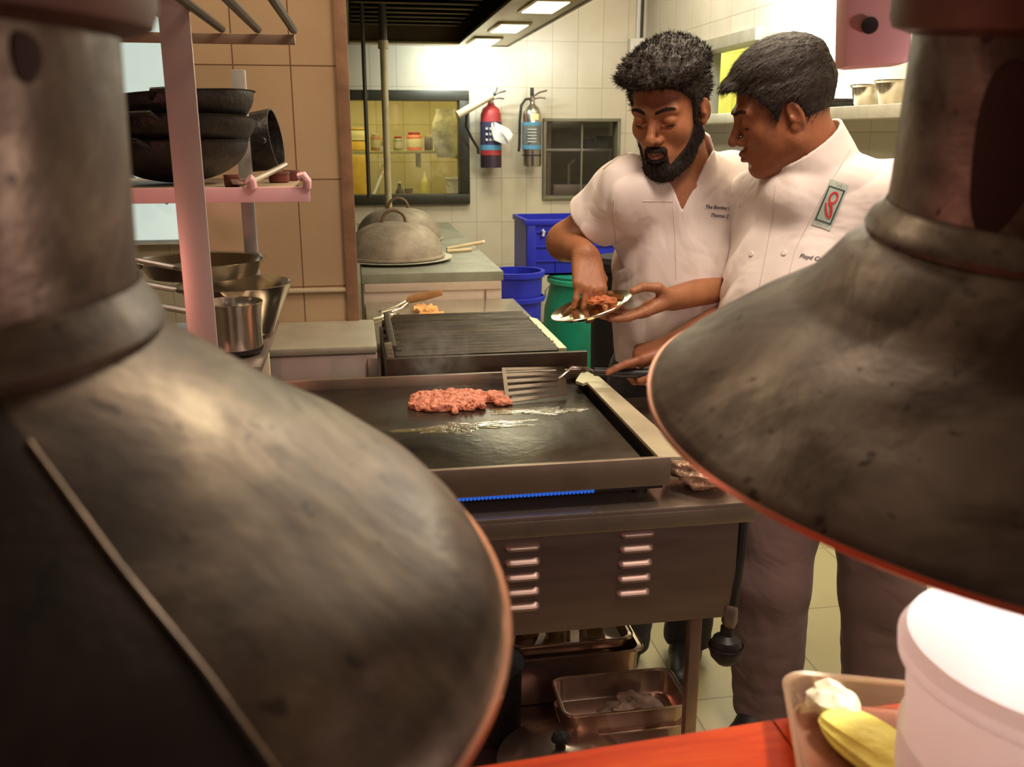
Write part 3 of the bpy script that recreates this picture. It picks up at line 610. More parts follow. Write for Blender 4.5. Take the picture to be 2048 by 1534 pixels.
for k in range(36):
    o = f0 if k == 0 else f0.copy()
    if k: COL.objects.link(o)
    o.parent = t; o.location = (0.15+k*0.0064-0.1, 1.403-1.7, 0.8425-0.84)
# spatula
t = thing('spatula', 'wide slotted steel spatula held upright on the griddle by a hand', 'spatula', (0.40, 1.87, 0.89))
SPM = mat('dark_shiny_spatula', (0.11, 0.085, 0.06), 0.38, 0.6, 0.2, 20)
def blade_pt(u, v): # u along length, v height
    a = Vector((0.292, 1.80, 0.887)); b_ = Vector((0.430, 1.835, 0.889)); c_ = Vector((0.300, 1.905, 0.935)); d_ = Vector((0.438, 1.905, 0.932))
    return a.lerp(b_, u).lerp(c_.lerp(d_, u), v)
m = MB()
bars = [0.0, 0.10, 0.20, 0.29, 0.38, 0.47, 0.56, 0.65, 0.74, 0.83, 0.92, 1.0]
for i in range(0, len(bars)-1, 2):
    a, c = bars[i], bars[i+1]
    m.prism([blade_pt(0, a), blade_pt(1, a), blade_pt(1, c), blade_pt(0, c)], (0, 0.0008, 0.0016))
m.prism([blade_pt(0, 0), blade_pt(0.06, 0), blade_pt(0.06, 1), blade_pt(0, 1)], (0, 0.0008, 0.0018))
m.prism([blade_pt(0.86, 0), blade_pt(1, 0), blade_pt(1, 1), blade_pt(0.86, 1)], (0, 0.0008, 0.0018))
m.build('blade', SPM, t, world=True)
MB().tube([(0.418, 1.873, 0.915), (0.450, 1.885, 0.937), (0.480, 1.876, 0.935), (0.497, 1.868, 0.928)], 0.0032, 8).build('shank', STEEL_BR, t, world=True)
MB().tube([(0.494, 1.868, 0.929), (0.55, 1.858, 0.926), (0.625, 1.843, 0.926)], [0.009, 0.011, 0.010], 12).build('handle', BLACK, t, world=True)

# oil
def puddle(cx, cy, rx, ry, sd, z, amp=0.3):
    rr = random.Random(sd); ph = [rr.uniform(0, 6) for _ in range(6)]
    def f(u, v):
        a = 2*PI*u; d = 1+amp*(0.5*math.sin(2*a+ph[0])+0.4*math.sin(5*a+ph[1])+0.25*math.sin(9*a+ph[2])+0.15*math.sin(17*a+ph[3]))
        return (cx+rx*d*v*math.cos(a), cy+ry*d*v*math.sin(a), z+0.0012*(1-v**4))
    return MB().sheet(f, 90, 8)
OIL = mat('yellow_oil', (0.10, 0.085, 0.03), 0.05, 0, 0.2, 30, 0.35, 60, spec=1.0, coat=0.6)
tag(puddle(0.20, 1.665, 0.105, 0.034, 14, 0.8852, 0.5).build('oil_puddle', OIL), 'shiny yellowish oil spilled along the griddle in front of the meat', 'oil', kind='stuff')
tag(puddle(0.345, 1.745, 0.085, 0.028, 9, 0.8852, 0.45).build('oil_puddle', OIL), 'dark wet oil patch on the griddle below the spatula', 'oil', kind='stuff')

# ---------------- steel work table with vented front
t = thing('work_table', 'steel work table with vented front panel carrying the griddle', 'table', (0.2, 1.7, 0))
TBM = mat('dark_mauve_steel', (0.22, 0.16, 0.14), 0.36, 0.75, 0.14, 4, 0.04, 90, (1, 1, 6), rvar=0.09)
MB().box(-0.22, 0.668, 1.372, 2.03, 0.796, 0.82, 0.003).build('tabletop', mat('table_top_steel', (0.40, 0.33, 0.27), 0.3, 0.85, 0.12, 5, rvar=0.08), t, world=True)
MB().box(-0.22, 0.652, 1.3715, 1.385, 0.783, 0.812, 0.002).build('edge_strip', mat('table_top_steel', (0.4, 0.33, 0.27)), t, world=True)
pn = MB().box(-0.21, 0.630, 1.386, 1.394, 0.598, 0.796, 0.002).build('front_panel', TBM, t, world=True)
MB().box(0.622, 0.632, 1.395, 2.03, 0.598, 0.796, 0.002).build('side_panel', TBM, t, world=True)
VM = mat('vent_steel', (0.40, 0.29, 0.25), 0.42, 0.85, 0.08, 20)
def louvre():
    def f(u, v):
        L, hh, dd = 0.060, 0.0165, 0.0095
        x = -L/2+L*u
        e = min(1.0, min(x+L/2, L/2-x)/(hh*0.62)); prof = math.sqrt(max(0, 1-(1-e)**2))
        z = (v-0.5)*hh*(0.35+0.65*prof); bul = dd*prof*(math.sin(PI*min(1, v*1.0)**0.8) if v < 1 else 0)
        return (x, -bul, z+0.0)
    return MB().sheet(f, 28, 10)
v0 = louvre().build('vent_louvre', VM, pn)
first = True
for (x, z0) in ((0.252, 0.765), (0.449, 0.7745)):
    for k in range(5):
        o = v0 if first else v0.copy()
        if not first: COL.objects.link(o)
        first = False; o.parent = pn; o.location = (x+0.001*k*(-1 if x > .4 else 0), 1.3862, z0-k*0.0275-0.004)
        o.rotation_euler = (0, R(0), 0)
for (x, y) in ((0.567, 1.405), (0.567, 2.0), (-0.19, 1.405), (-0.19, 2.0)):
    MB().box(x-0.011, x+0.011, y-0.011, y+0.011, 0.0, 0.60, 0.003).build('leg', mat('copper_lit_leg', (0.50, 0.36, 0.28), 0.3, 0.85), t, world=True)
MB().box(-0.20, 0.578, 1.40, 2.01, 0.235, 0.25, 0.003).build('lower_shelf', mat('lower_shelf_steel', (0.30, 0.22, 0.19), 0.3, 0.85, 0.15, 6), t, world=True)
# gas regulator and hose
t = thing('gas_regulator', 'black gas regulator hanging on its hose beside the table leg', 'regulator', (0.62, 1.42, 0.52))
MB().tube([(0.642, 1.40, 0.78), (0.640, 1.395, 0.72), (0.634, 1.392, 0.66), (0.628, 1.392, 0.60)], 0.010, 10).build('hose', BLACK, t, world=True)
MB().lathe([(0.010, 0), (0.014, 0.01), (0.014, 0.035), (0.010, 0.045)], (0.627, 1.392, 0.575), 16).build('connector', STEEL_DK, t, world=True)
MB().lathe([(0.001, 0), (0.015, 0.004), (0.027, 0.018), (0.030, 0.035), (0.024, 0.052), (0.012, 0.06), (0.012, 0.075)], (0.624, 1.392, 0.500), 28).build('body', BLACK, t, world=True)
MB().lathe([(0.0305, 0.030), (0.032, 0.033), (0.032, 0.037), (0.0305, 0.04)], (0.624, 1.392, 0.500), 28, cap=False).build('ring', IRON, t, world=True)
# foil parcel
t = tag(crumple(0.585, 1.455, 0.853, 0.058, 0.060, 0.027, 11, 0.22, 60, 34).build('foil_parcel', mat('crumpled_tan_foil', (0.50, 0.33, 0.22), 0.38, 0.45, 0.35, 22, 0.9, 45)), 'crumpled tan foil parcel at the right corner of the work table', 'foil')

# ---------------- pans on the lower shelf
def gn(label, cx, cy, z, w, d, h, mt, group, name='food_pan', rz=0):
    t = thing(name, label, 'pan', (cx, cy, z), rz, group)
    def rr(w, d, r, n=6):
        out = []
        for (sx, sy, a0) in ((1, 1, 0), (-1, 1, 90), (-1, -1, 180), (1, -1, 270)):
            for k in range(n+1):
                a = R(a0+90*k/n); out.append((sx*(w/2-r)+r*math.cos(a), sy*(d/2-r)+r*math.sin(a)))
        return out
    m = MB(); L = []
    for (ww, dd, r, zz) in ((w*0.90, d*0.86, 0.02, 0), (w*0.93, d*0.9, 0.025, 0.006), (w*0.95, d*0.93, 0.025, h-0.004), (w*1.0, d*1.0, 0.022, h), (w*1.0, d*1.0, 0.022, h+0.002), (w*0.94, d*0.92, 0.024, h+0.0005), (w*0.92, d*0.885, 0.024, 0.009), (w*0.88, d*0.84, 0.02, 0.004)):
        L.append([m.bm.verts.new((x, y, zz)) for x, y in rr(ww, dd, r)])
    for a, b_ in zip(L, L[1:]):
        n = len(a)
        for i in range(n): m.bm.faces.new((a[i], a[(i+1) % n], b_[(i+1) % n], b_[i]))
    m.bm.faces.new(L[0][::-1]); m.bm.faces.new(L[-1])
    m.build('body', mt, t, ang=50); 
    m = MB(); pts = rr(w*0.99, d*0.985, 0.022); pts = [(x, y, h+0.002) for x, y in pts]; m.tube(pts+[pts[0]], 0.0022, 6, cap=False); m.build('rim', mt, t)
    return t
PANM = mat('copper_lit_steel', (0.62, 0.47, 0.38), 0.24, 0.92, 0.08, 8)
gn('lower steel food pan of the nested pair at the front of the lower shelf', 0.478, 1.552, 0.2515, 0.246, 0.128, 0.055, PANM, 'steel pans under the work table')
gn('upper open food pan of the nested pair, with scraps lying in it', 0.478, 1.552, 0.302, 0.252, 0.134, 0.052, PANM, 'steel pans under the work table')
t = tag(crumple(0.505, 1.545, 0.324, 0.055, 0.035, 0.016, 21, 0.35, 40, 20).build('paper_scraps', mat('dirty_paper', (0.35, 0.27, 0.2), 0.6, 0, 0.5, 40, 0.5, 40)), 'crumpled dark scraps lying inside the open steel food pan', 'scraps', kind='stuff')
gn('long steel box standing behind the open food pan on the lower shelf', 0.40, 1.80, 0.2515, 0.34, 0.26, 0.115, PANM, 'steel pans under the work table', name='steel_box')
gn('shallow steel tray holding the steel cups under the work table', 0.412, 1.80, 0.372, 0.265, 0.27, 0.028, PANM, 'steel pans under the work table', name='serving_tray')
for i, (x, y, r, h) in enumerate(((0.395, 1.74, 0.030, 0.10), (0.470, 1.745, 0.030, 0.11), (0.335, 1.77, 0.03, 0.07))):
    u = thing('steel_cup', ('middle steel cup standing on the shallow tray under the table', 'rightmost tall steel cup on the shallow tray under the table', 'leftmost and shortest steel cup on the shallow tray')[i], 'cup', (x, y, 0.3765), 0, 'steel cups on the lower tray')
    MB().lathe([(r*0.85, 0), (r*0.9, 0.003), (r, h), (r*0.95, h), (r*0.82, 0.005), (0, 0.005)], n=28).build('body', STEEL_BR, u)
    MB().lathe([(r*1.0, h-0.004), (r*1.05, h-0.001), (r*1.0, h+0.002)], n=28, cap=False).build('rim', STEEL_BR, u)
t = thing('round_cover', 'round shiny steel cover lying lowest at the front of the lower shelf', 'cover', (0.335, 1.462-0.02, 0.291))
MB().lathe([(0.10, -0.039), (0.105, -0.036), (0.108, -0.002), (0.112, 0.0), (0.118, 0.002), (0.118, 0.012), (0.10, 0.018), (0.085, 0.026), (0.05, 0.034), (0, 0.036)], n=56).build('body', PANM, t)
MB().lathe([(0.010, 0.036), (0.008, 0.046), (0.018, 0.052), (0.016, 0.06), (0, 0.062)], n=20).build('knob', IRON, t)
t = thing('dark_pot', 'tall dark pot at the left end of the lower shelf behind the lamp shade', 'pot', (0.225, 1.62, 0.2515))
MB().lathe([(0.06, 0), (0.066, 0.01), (0.068, 0.15), (0.064, 0.15), (0.06, 0.01), (0, 0.01)], n=32).build('body', IRON, t)
MB().lathe([(0.07, 0.150), (0.073, 0.155), (0.04, 0.165), (0, 0.168)], n=32).build('lid', IRON, t)
MB().box(-0.02, 0.02, -0.082, -0.066, 0.12, 0.135, 0.004).build('handle', PANM, t)

# ================================================================ RACK on the left
t = thing('pot_rack', 'tall steel pot rack standing at the left in front of the pier', 'rack', (-0.30, 1.9, 0))
PIK = mat('pinkish_rack_steel', (0.62, 0.52, 0.48), 0.38, 0.45, 0.06, 6)
Z = Matrix.Rotation(R(3.5), 3, 'Z')
p0 = atY(338, 0, 1.6); p1 = atY(383, 600, 1.6)
MB().box(-0.285, -0.238, 1.60, 1.606, 0.0, 2.3, 0.001).build('front_post', PIK, t, world=True)
MB().box(-0.255, -0.225, 2.24, 2.262, 0.0, 1.56, 0.002).build('rear_post', mat('grey_post', (0.42, 0.40, 0.36), 0.4, 0.4), t, world=True)
MB().box(-0.90, -0.88, 1.60, 1.62, 0.0, 2.3, 0.002).build('front_post', PIK, t, world=True)
MB().box(-0.86, -0.083, 1.90, 1.906, 1.292, 1.321, 0.001).build('shelf_bar', PINK, t, world=True)
MB().tube([(-0.088, 1.90, 1.32), (-0.087, 1.895, 1.332), (-0.094, 1.892, 1.343), (-0.101, 1.895, 1.34)], 0.009, 10).build('hook', PINK, t, world=True)
MB().tube([(-0.192, 1.90, 1.32), (-0.194, 1.895, 1.335), (-0.198, 1.893, 1.338)], 0.010, 10).build('hook', PINK, t, world=True)
MB().box(-0.86, -0.12, 1.91, 2.40, 1.312, 1.320, 0.002).build('shelf', mat('tan_shelf', (0.40, 0.30, 0.20), 0.45, 0.4), t, world=True)
MB().box(-0.86, -0.095, 1.90, 1.915, 1.585, 1.603, 0.002).build('shelf_bar', mat('tan_bar', (0.30, 0.21, 0.14), 0.5, 0.4), t, world=True)
for k in range(7):
    x = -0.097-k*0.066
    d = Vector((-0.06, -1, 0))*0.36
    MB().tube([(x, 1.915, 1.612), (x-0.01, 1.915-0.75, 1.612)], 0.0075, 8).build('shelf_rod', mat('dark_rod', (0.05, 0.035, 0.02), 0.45, 0.4), t, world=True)
MB().box(-0.86, -0.19, 1.80, 2.28, 0.972, 0.985, 0.002).build('lower_shelf', STEEL_DK, t, world=True)
MB().box(-0.215, -0.19, 1.97, 1.985, 0.0, 0.972, 0.002).build('leg', mat('cream_leg', (0.62, 0.52, 0.34), 0.5, 0.1), t, world=True)
def wok(label, loc, r, h, rot=None, n='wok'):
    t = thing(n, label, 'pan', loc, 0, 'dark pans on the rack', rot=rot)
    pr = [(0.001, 0)] + [(r*math.sin(a), h*(1-math.cos(a))) for a in [PI/2*k/10 for k in range(1, 11)]]
    inner = [((r-0.004)*math.sin(a), 0.004+h*(1-math.cos(a))) for a in [PI/2*k/10 for k in range(10, 0, -1)]] + [(0.0, 0.004)]
    MB().lathe(pr+[(r*1.03, h+0.002)]+inner, n=48, cap=False).build('body', IRON, t)
    for s in (-1, 1): MB().tube([(s*r*0.98, -0.03, h-0.01), (s*(r+0.03), -0.025, h+0.002), (s*(r+0.03), 0.025, h+0.002), (s*r*0.98, 0.03, h-0.01)], 0.005, 8).build('handle', IRON, t)
    return t
wok('lowest dark wok of the stack on the rack shelf', (-0.365, 2.10, 1.322), 0.150, 0.085, rot=(0, 0, R(70)))
wok('middle dark wok nested in the stack on the rack shelf', (-0.36, 2.10, 1.362), 0.165, 0.085, rot=(R(-2), R(3), R(80)))
wok('topmost dark wok of the stack, its rim tilted right', (-0.35, 2.10, 1.405), 0.160, 0.09, rot=(R(-4), R(2), R(95)))
t = thing('saucepan', 'dark saucepan lying on its side behind the stacked woks', 'saucepan', (-0.245, 2.32, 1.40), 0, 'dark pans on the rack', rot=(R(8), R(82), 0))
MB().lathe([(0.05, -0.02), (0.066, 0.0), (0.070, 0.075), (0.066, 0.075), (0.06, 0.0), (0, -0.01)], (0.0, 0, 0), 36).build('body', IRON, t)
MB().tube([(0, -0.068, 0.06), (0, -0.13, 0.07)], 0.008, 8).build('handle', IRON, t)
t = thing('ladle', 'pale handled ladle lying on the pink edged rack shelf', 'ladle', (-0.17, 1.96, 1.33))
MB().tube([(-0.195, 1.925, 1.332), (-0.150, 1.99, 1.352), (-0.135, 2.02, 1.360)], 0.006, 8).build('handle', STEEL, t, world=True)
MB().lathe([(0.001, 0), (0.018, 0.004), (0.022, 0.014)], (-0.215, 1.93, 1.322), 20, cap=False).build('bowl', STEEL, t, world=True)
for i, (x, y, r, c) in enumerate(((-0.155, 2.10, 0.022, 'dark red spice tub at the right end of the rack shelf'), (-0.105-0.03, 2.18, 0.018, 'small brown tub behind the dark red one on the rack shelf'), (-0.235, 1.95, 0.016, 'flat dark tub left of the ladle on the rack shelf'))):
    t = thing('spice_tub', c, 'tub', (x, y, 1.3205), 0, 'small tubs on the rack shelf')
    MB().lathe([(r*0.9, 0), (r, 0.003), (r, 0.018)], n=20).build('body', mat('dark_red_tub', (0.12, 0.02, 0.015), 0.5), t)
    MB().lathe([(r*1.05, 0.018), (r*1.05, 0.023)], n=20).build('lid', BROWN, t)
# pots on the lower shelf
def pot(label, loc, r, h, group='steel pots on the lower rack shelf', name='saucepan', fl=1.06):
    t = thing(name, label, 'pot', loc, 0, group)
    MB().lathe([(r*0.80, 0), (r*0.93, 0.006), (r*0.97, 0.02), (r, h-0.012), (r*fl, h), (r*fl, h+0.003), (r*0.965, h-0.012), (r*0.9, 0.012), (0, 0.008)], n=48).build('body', STEEL_BR, t)
    return t
t = pot('shiny steel saucepan nearest the pier on the lower rack shelf', (-0.252, 1.925, 0.9855), 0.058, 0.105)
MB().lathe([(0.047, -0.0), (0.0555, 0.006), (0.057, 0.014)], n=40, cap=False).build('base_ring', IRON, t)
MB().tube([(-0.05, -0.03, 0.09), (-0.16, -0.06, 0.12)], 0.007, 8).build('handle', STEEL, t)
t = thing('mixing_bowl', 'wide steel bowl with a flat rim behind the shiny saucepan', 'bowl', (-0.262, 2.10, 0.9855), 0, 'steel pots on the lower rack shelf')
MB().lathe([(0.05, 0), (0.075, 0.01), (0.108, 0.09), (0.122, 0.118), (0.124, 0.12), (0.118, 0.12), (0.10, 0.085), (0.07, 0.014), (0, 0.01)], n=56).build('body', STEEL_BR, t)
t = thing('steel_basin', 'wide pot at the back of the lower rack shelf, its rim highest', 'pot', (-0.335, 2.12+0.02, 1.107), 0, 'steel pots on the lower rack shelf')
MB().lathe([(0.05, 0), (0.115, 0.012), (0.135, 0.045), (0.14, 0.048), (0.13, 0.045), (0.11, 0.016), (0, 0.01)], n=56).build('body', STEEL_BR, t)
MB().tube([(-0.12, -0.05, 0.04), (-0.17, -0.16, 0.09)], 0.007, 8).build('handle', STEEL, t)
for i in range(2):
    t = thing('skimmer', ('upper long handled skimmer leaning across the steel pots at left', 'lower long handled skimmer leaning across the steel pots at left')[i], 'skimmer', (-0.42, 1.95, 1.13), 0, 'skimmers across the steel pots')
    z = 1.165-0.045*i
    MB().tube([(-0.50, 1.86, z+0.045), (-0.36, 1.93, z)], 0.006, 8).build('handle', STEEL, t, world=True)
    MB().lathe([(0.001, 0), (0.03, 0.005), (0.038, 0.014)], (-0.33, 1.945, z-0.012), 22, cap=False).build('bowl', STEEL, t, world=True)
# bracket box hanging at the upper right, tinted with pink lamp light
t = thing('hanging_box', 'pink lit metal box with one round hole hanging at the top right', 'box', (0.57, 1.0, 1.6))
Zr = Matrix.Rotation(R(-13), 3, 'Z') @ Matrix.Rotation(R(-4), 3, 'Y')
MB().box(0.532, 0.604, 0.985, 1.035, 1.492, 1.78, 0.010, Zr).build('body', PINK, t, world=True)
MB().lathe([(0.0088, 0.0), (0.0088, 0.003), (0.006, 0.004)], (0.556, 0.982, 1.5335), 24, axis=(-0.22, -1, 0.0)).build('round_hole', mat('dark_hole', (0.02, 0.012, 0.012), 0.8), t, world=True)
# ================================================================ HEAT LAMP SHADES AND PASS COUNTER
def lampmat(name, seed, cols):
    m, nt, b = newmat(name); v = coords(nt, 'Object'); 
    mp = nt.nodes.new('ShaderNodeMapping'); mp.inputs['Location'].default_value = (seed, seed*2.3, seed*0.7); nt.links.new(v, mp.inputs[0]); v = mp.outputs[0]
    n1 = noise(nt, v, 9, 6, 0.62, 0.6); n2 = noise(nt, v, 34, 5, 0.65); n3 = noise(nt, v, 6.5, 4, 0.55, 1.4)
    base = ramp(nt, n1, [(0.30, cols[0]), (0.5, cols[1]), (0.66, cols[2]), (0.8, cols[3])])
    pit = ramp(nt, n2, [(0.30, (0.35, 0.28, 0.22)), (0.40, (1, 1, 1))])
    n4 = noise(nt, v, 75, 2, 0.5); spk = ramp(nt, n4, [(0.27, (0.12, 0.08, 0.06)), (0.33, (1, 1, 1)), (0.70, (1, 1, 1)), (0.76, (1.0, 0.95, 0.85))])
    c = mixc(nt, 0.8, mixc(nt, 0.9, base, pit, 'MULTIPLY'), spk, 'MULTIPLY')
    big = ramp(nt, n3, [(0.42, (0.26, 0.19, 0.14)), (0.56, (1, 1, 1))])
    nt.links.new(mixc(nt, 0.8, c, big, 'MULTIPLY'), b.inputs['Base Color'])
    b.inputs['Metallic'].default_value = 0.55
    nt.links.new(ramp(nt, n1, [(0.3, (0.52,)*3), (0.7, (0.34,)*3)]), b.inputs['Roughness'])
    nt.links.new(bumpn(nt, n1, 0.35, 0.006), b.inputs['Normal'])
    return m
LM1 = lampmat('tarnished_zinc_shade', 0.0, [(0.04, 0.025, 0.017), (0.14, 0.10, 0.068), (0.30, 0.24, 0.17), (0.52, 0.46, 0.38)])
LM2 = lampmat('smoky_zinc_shade', 3.1, [(0.12, 0.085, 0.065), (0.22, 0.18, 0.15), (0.30, 0.26, 0.22), (0.42, 0.38, 0.34)])
DARKP = lampmat('shadow_dark_panel', 5.0, [(0.018, 0.010, 0.008), (0.030, 0.018, 0.014), (0.045, 0.03, 0.024), (0.06, 0.04, 0.03)])  # near-black colour stands in for shadow on the unlit side beyond the seam
RIM_TINT = mat('lamp_lit_shade_edge', (0.75, 0.38, 0.26), 0.3, 0.7)  # orange lamp reflection on the rim, put into its colour
SEAM = mat('worn_bright_seam', (0.30, 0.21, 0.15), 0.35, 0.7, 0.4, 60)
INNER = mat('shade_inside', (0.38, 0.24, 0.17), 0.5, 0.2)
HOLE = mat('dark_red_opening', (0.045, 0.012, 0.008), 0.75)
def heat_lamp(label, c, ax, rr, hc, rc, rn, lm, ports, power, cz=0.108, dp=0.0):
    a = Vector(ax).normalized(); q = Vector((0, 0, 1)).rotation_difference(a)
    t = thing('heat_lamp', label, 'lamp', c, 0, 'old metal heat lamp shades over the pass', rot=q.to_euler())
    h = hc
    def dent(an, z):
        v = 1+0.006*math.sin(3*an+1)+0.004*math.sin(7*an+20*z)
        for (da, dz, wa, wz, dp_) in ports.get('dents', []):
            e = (an-da+PI) % (2*PI)-PI
            v -= dp_*math.exp(-(e/wa)**2-((z-dz)/wz)**2)
        return v
    out = [(rc, 0.0), (rc*1.14, -0.013), (rr*(0.64+dp), -h*0.36), (rr*(0.78+dp), -h*0.55), (rr*(0.89+dp*0.9), -h*0.73), (rr*(0.955+dp*0.5), -h*0.86), (rr*0.99, -h*0.955), (rr, -h)]
    inn = [(rr-0.004, -h), (rr*0.97, -h*0.95), (rr*0.92, -h*0.86), (rr*0.84, -h*0.74), (rr*0.72, -h*0.58), (rr*0.56, -h*0.40), (rc*1.08, -0.02), (rc*0.4, -0.016), (0.0, -0.016)]
    m = MB(); rings = []; n_ = 144; s0 = ports['seam']
    fine = []
    for (r0, z0), (r1, z1) in zip(out, out[1:]):
        for k in range(4): fine.append((r0+(r1-r0)*k/4, z0+(z1-z0)*k/4))
    fine.append(out[-1])
    for (r, z) in fine: rings.append([m.bm.verts.new((r*dent(s0+2*PI*i/n_, z)*math.cos(s0+2*PI*i/n_), r*dent(s0+2*PI*i/n_, z)*math.sin(s0+2*PI*i/n_), z)) for i in range(n_)])
    for a_, b_ in zip(rings, rings[1:]):
        for i in range(n_):
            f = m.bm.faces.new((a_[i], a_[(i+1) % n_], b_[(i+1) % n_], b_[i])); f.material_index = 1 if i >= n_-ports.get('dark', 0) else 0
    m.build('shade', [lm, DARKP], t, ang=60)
    MB().lathe(inn, n=96, cap=False, wob=dent).build('reflector', INNER, t, ang=60)
    MB().lathe([(rr-0.004, -h-0.001), (rr-0.001, -h-0.003), (rr+0.0015, -h-0.001), (rr+0.0012, -h+0.0025), (rr-0.003, -h+0.001)], n=128, cap=False, wob=dent).build('rim', RIM_TINT, t)
    MB().lathe([(rc*0.97, -0.004), (rc*1.03, -0.002), (rc*1.04, 0.002), (rc*1.01, 0.010), (rn*1.025, 0.014), (rn*1.01, 0.018)], n=96, cap=False).build('collar', lm, t)
    nk = MB().lathe([(rn*1.005, 0.012), (rn, 0.03), (rn*0.995, 0.125)], n=96, cap=False).build('neck', lm, t, ang=60)
    MB().lathe([(rn*1.0, cz), (rn*1.10, cz+0.004), (rn*1.12, cz+0.01), (rn*1.14, 0.20), (rn*0.9, 0.215), (0.02, 0.22)], n=72).build('cap', BROWN, t)
    MB().tube([(0, 0, 0.215), (0, 0, 0.9)], 0.012, 12).build('hanging_rod', BROWN, t)
    # lap seam down the shade
    pts = []; an = ports['seam']
    for (r, z) in out[1:]: pts.append((r*1.003*math.cos(an), r*1.003*math.sin(an), z))
    MB().tube(pts, 0.0009, 6).build('seam', SEAM, t)
    for (an, z, wa, hz) in ports['holes']:
        def f(u, v):
            th = 2*PI*u; k = 1+0.08*math.sin(3*th+1); A = an+wa*v*math.cos(th)*k; return ((rn*1.004)*math.cos(A), (rn*1.004)*math.sin(A), z+hz*v*math.sin(th)*k)
        MB().sheet(f, 40, 6).build('vent_opening', HOLE, nk)
    b = MB().lathe([(0.012, -0.02), (0.014, -0.035), (0.03, -0.055), (0.035, -0.07), (0.02, -0.085), (0.001, -0.09)], n=28).build('bulb', mat('glowing_heat_bulb', (1, 0.5, 0.3), emit=(1.0, 0.50, 0.22), es=14), t)
    p = Vector(c) - a*0.092
    l = point('heat_lamp_bulb_light', p-a*0.01, power, (1.0, 0.94, 0.90), 0.02)
    return t
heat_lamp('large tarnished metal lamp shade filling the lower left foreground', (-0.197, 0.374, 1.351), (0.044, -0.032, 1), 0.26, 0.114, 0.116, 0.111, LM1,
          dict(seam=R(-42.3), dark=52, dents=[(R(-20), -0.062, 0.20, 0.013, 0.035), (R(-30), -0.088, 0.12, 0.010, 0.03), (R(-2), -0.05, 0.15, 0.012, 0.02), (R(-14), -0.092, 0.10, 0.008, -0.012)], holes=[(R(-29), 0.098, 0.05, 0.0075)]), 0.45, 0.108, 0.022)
heat_lamp('large smoky metal lamp shade with a dark oval opening at the right', (0.442, 0.509, 1.36), (-0.031, -0.111, 1), 0.26, 0.114, 0.121, 0.113, LM2,
          dict(seam=R(60), dents=[(R(-150), -0.07, 0.18, 0.012, 0.018), (R(-165), -0.045, 0.15, 0.012, 0.015)], holes=[(R(-153), 0.062, 0.17, 0.045)]), 6.0, 0.117, -0.022)

# pass counter
m, nt, b = newmat('glossy_orange_wood'); v = coords(nt, 'Object', (1.2, 9, 9))
n1 = noise(nt, v, 6, 5, 0.6, 0.8)
nt.links.new(ramp(nt, n1, [(0.3, (0.32, 0.022, 0.001)), (0.55, (0.44, 0.040, 0.002)), (0.75, (0.52, 0.075, 0.005))]), b.inputs['Base Color']); b.inputs['Roughness'].default_value = 0.5; b.inputs['Specular IOR Level'].default_value = 0.1
WOODO = m
t = thing('pass_counter', 'glossy orange wooden pass counter along the bottom edge', 'counter', (0.3, 0.3, 0))
Zc = 0.98
def ln(x): return 0.568+(x-0.069)*0.0714
def slab(name, xa, xb, mt=WOODO, y0=0.0, dz=0.0):
    MB().prism([(xa, y0, Zc-0.035), (xb, y0, Zc-0.035), (xb, ln(xb), Zc-0.035), (xa, ln(xa), Zc-0.035)], (0, 0, 0.035+dz)).build(name, mt, t, world=True)
slab('board', -0.9, 0.3035); slab('board', 0.3055, 1.3)
MB().prism([(-0.9, 0.04, 0), (1.3, 0.04, 0), (1.3, ln(1.3)-0.03, 0), (-0.9, ln(-0.9)-0.03, 0)], (0, 0, Zc-0.04)).build('base', mat('dark_counter_base', (0.05, 0.03, 0.025), 0.6), t, world=True)
# clear tray with lemon
def rrect(w, d, r, n=8):
    out = []
    for (sx, sy, a0) in ((1, 1, 0), (-1, 1, 90), (-1, -1, 180), (1, -1, 270)):
        for k in range(n+1):
            a = R(a0+90*k/n); out.append((sx*(w/2-r)+r*math.cos(a), sy*(d/2-r)+r*math.sin(a)))
    return out
t = thing('clear_tray', 'clear rounded plastic tray with yellow food beside the white tub', 'tray', (0.353, 0.520, Zc+0.0005), R(-20))
m = MB(); L = []
for (w, d, r, z) in ((0.100, 0.135, 0.018, 0), (0.108, 0.142, 0.02, 0.003), (0.114, 0.148, 0.02, 0.022), (0.122, 0.156, 0.022, 0.023), (0.122, 0.156, 0.022, 0.025), (0.112, 0.146, 0.02, 0.0245), (0.104, 0.138, 0.02, 0.004), (0.098, 0.132, 0.018, 0.003)):
    L.append([m.bm.verts.new((x, y, z)) for x, y in rrect(w, d, r)])
for a_, b_ in zip(L, L[1:]):
    n = len(a_)
    for i in range(n): m.bm.faces.new((a_[i], a_[(i+1) % n], b_[(i+1) % n], b_[i]))
m.bm.faces.new(L[0][::-1]); m.bm.faces.new(L[-1])
m.build('body', mat('clear_amber_plastic', (1.0, 0.66, 0.45), 0.10, trans=0.85), t, ang=50)
def lem(u, v):
    a = 2*PI*u; b2 = PI*(0.02+0.96*v); d = 1+0.10*math.sin(3*a+b2*2)+0.05*math.sin(9*a)
    s_ = math.sin(b2)**0.55; return (0.025*d*s_*math.cos(a), 0.050*math.cos(b2), 0.017+0.011*d*s_*math.sin(a))
lo = MB().sheet(lem, 32, 18).build('yellow_food', mat('lemon_yellow_food', (0.95, 0.90, 0.18), 0.5, 0, 0.2, 20, 0.3, 60), loc=(0.355, 0.515, Zc+0.001), rot=(0, 0, R(22)))
tag(lo, 'bright yellow oblong piece of food lying in the clear tray', 'food')
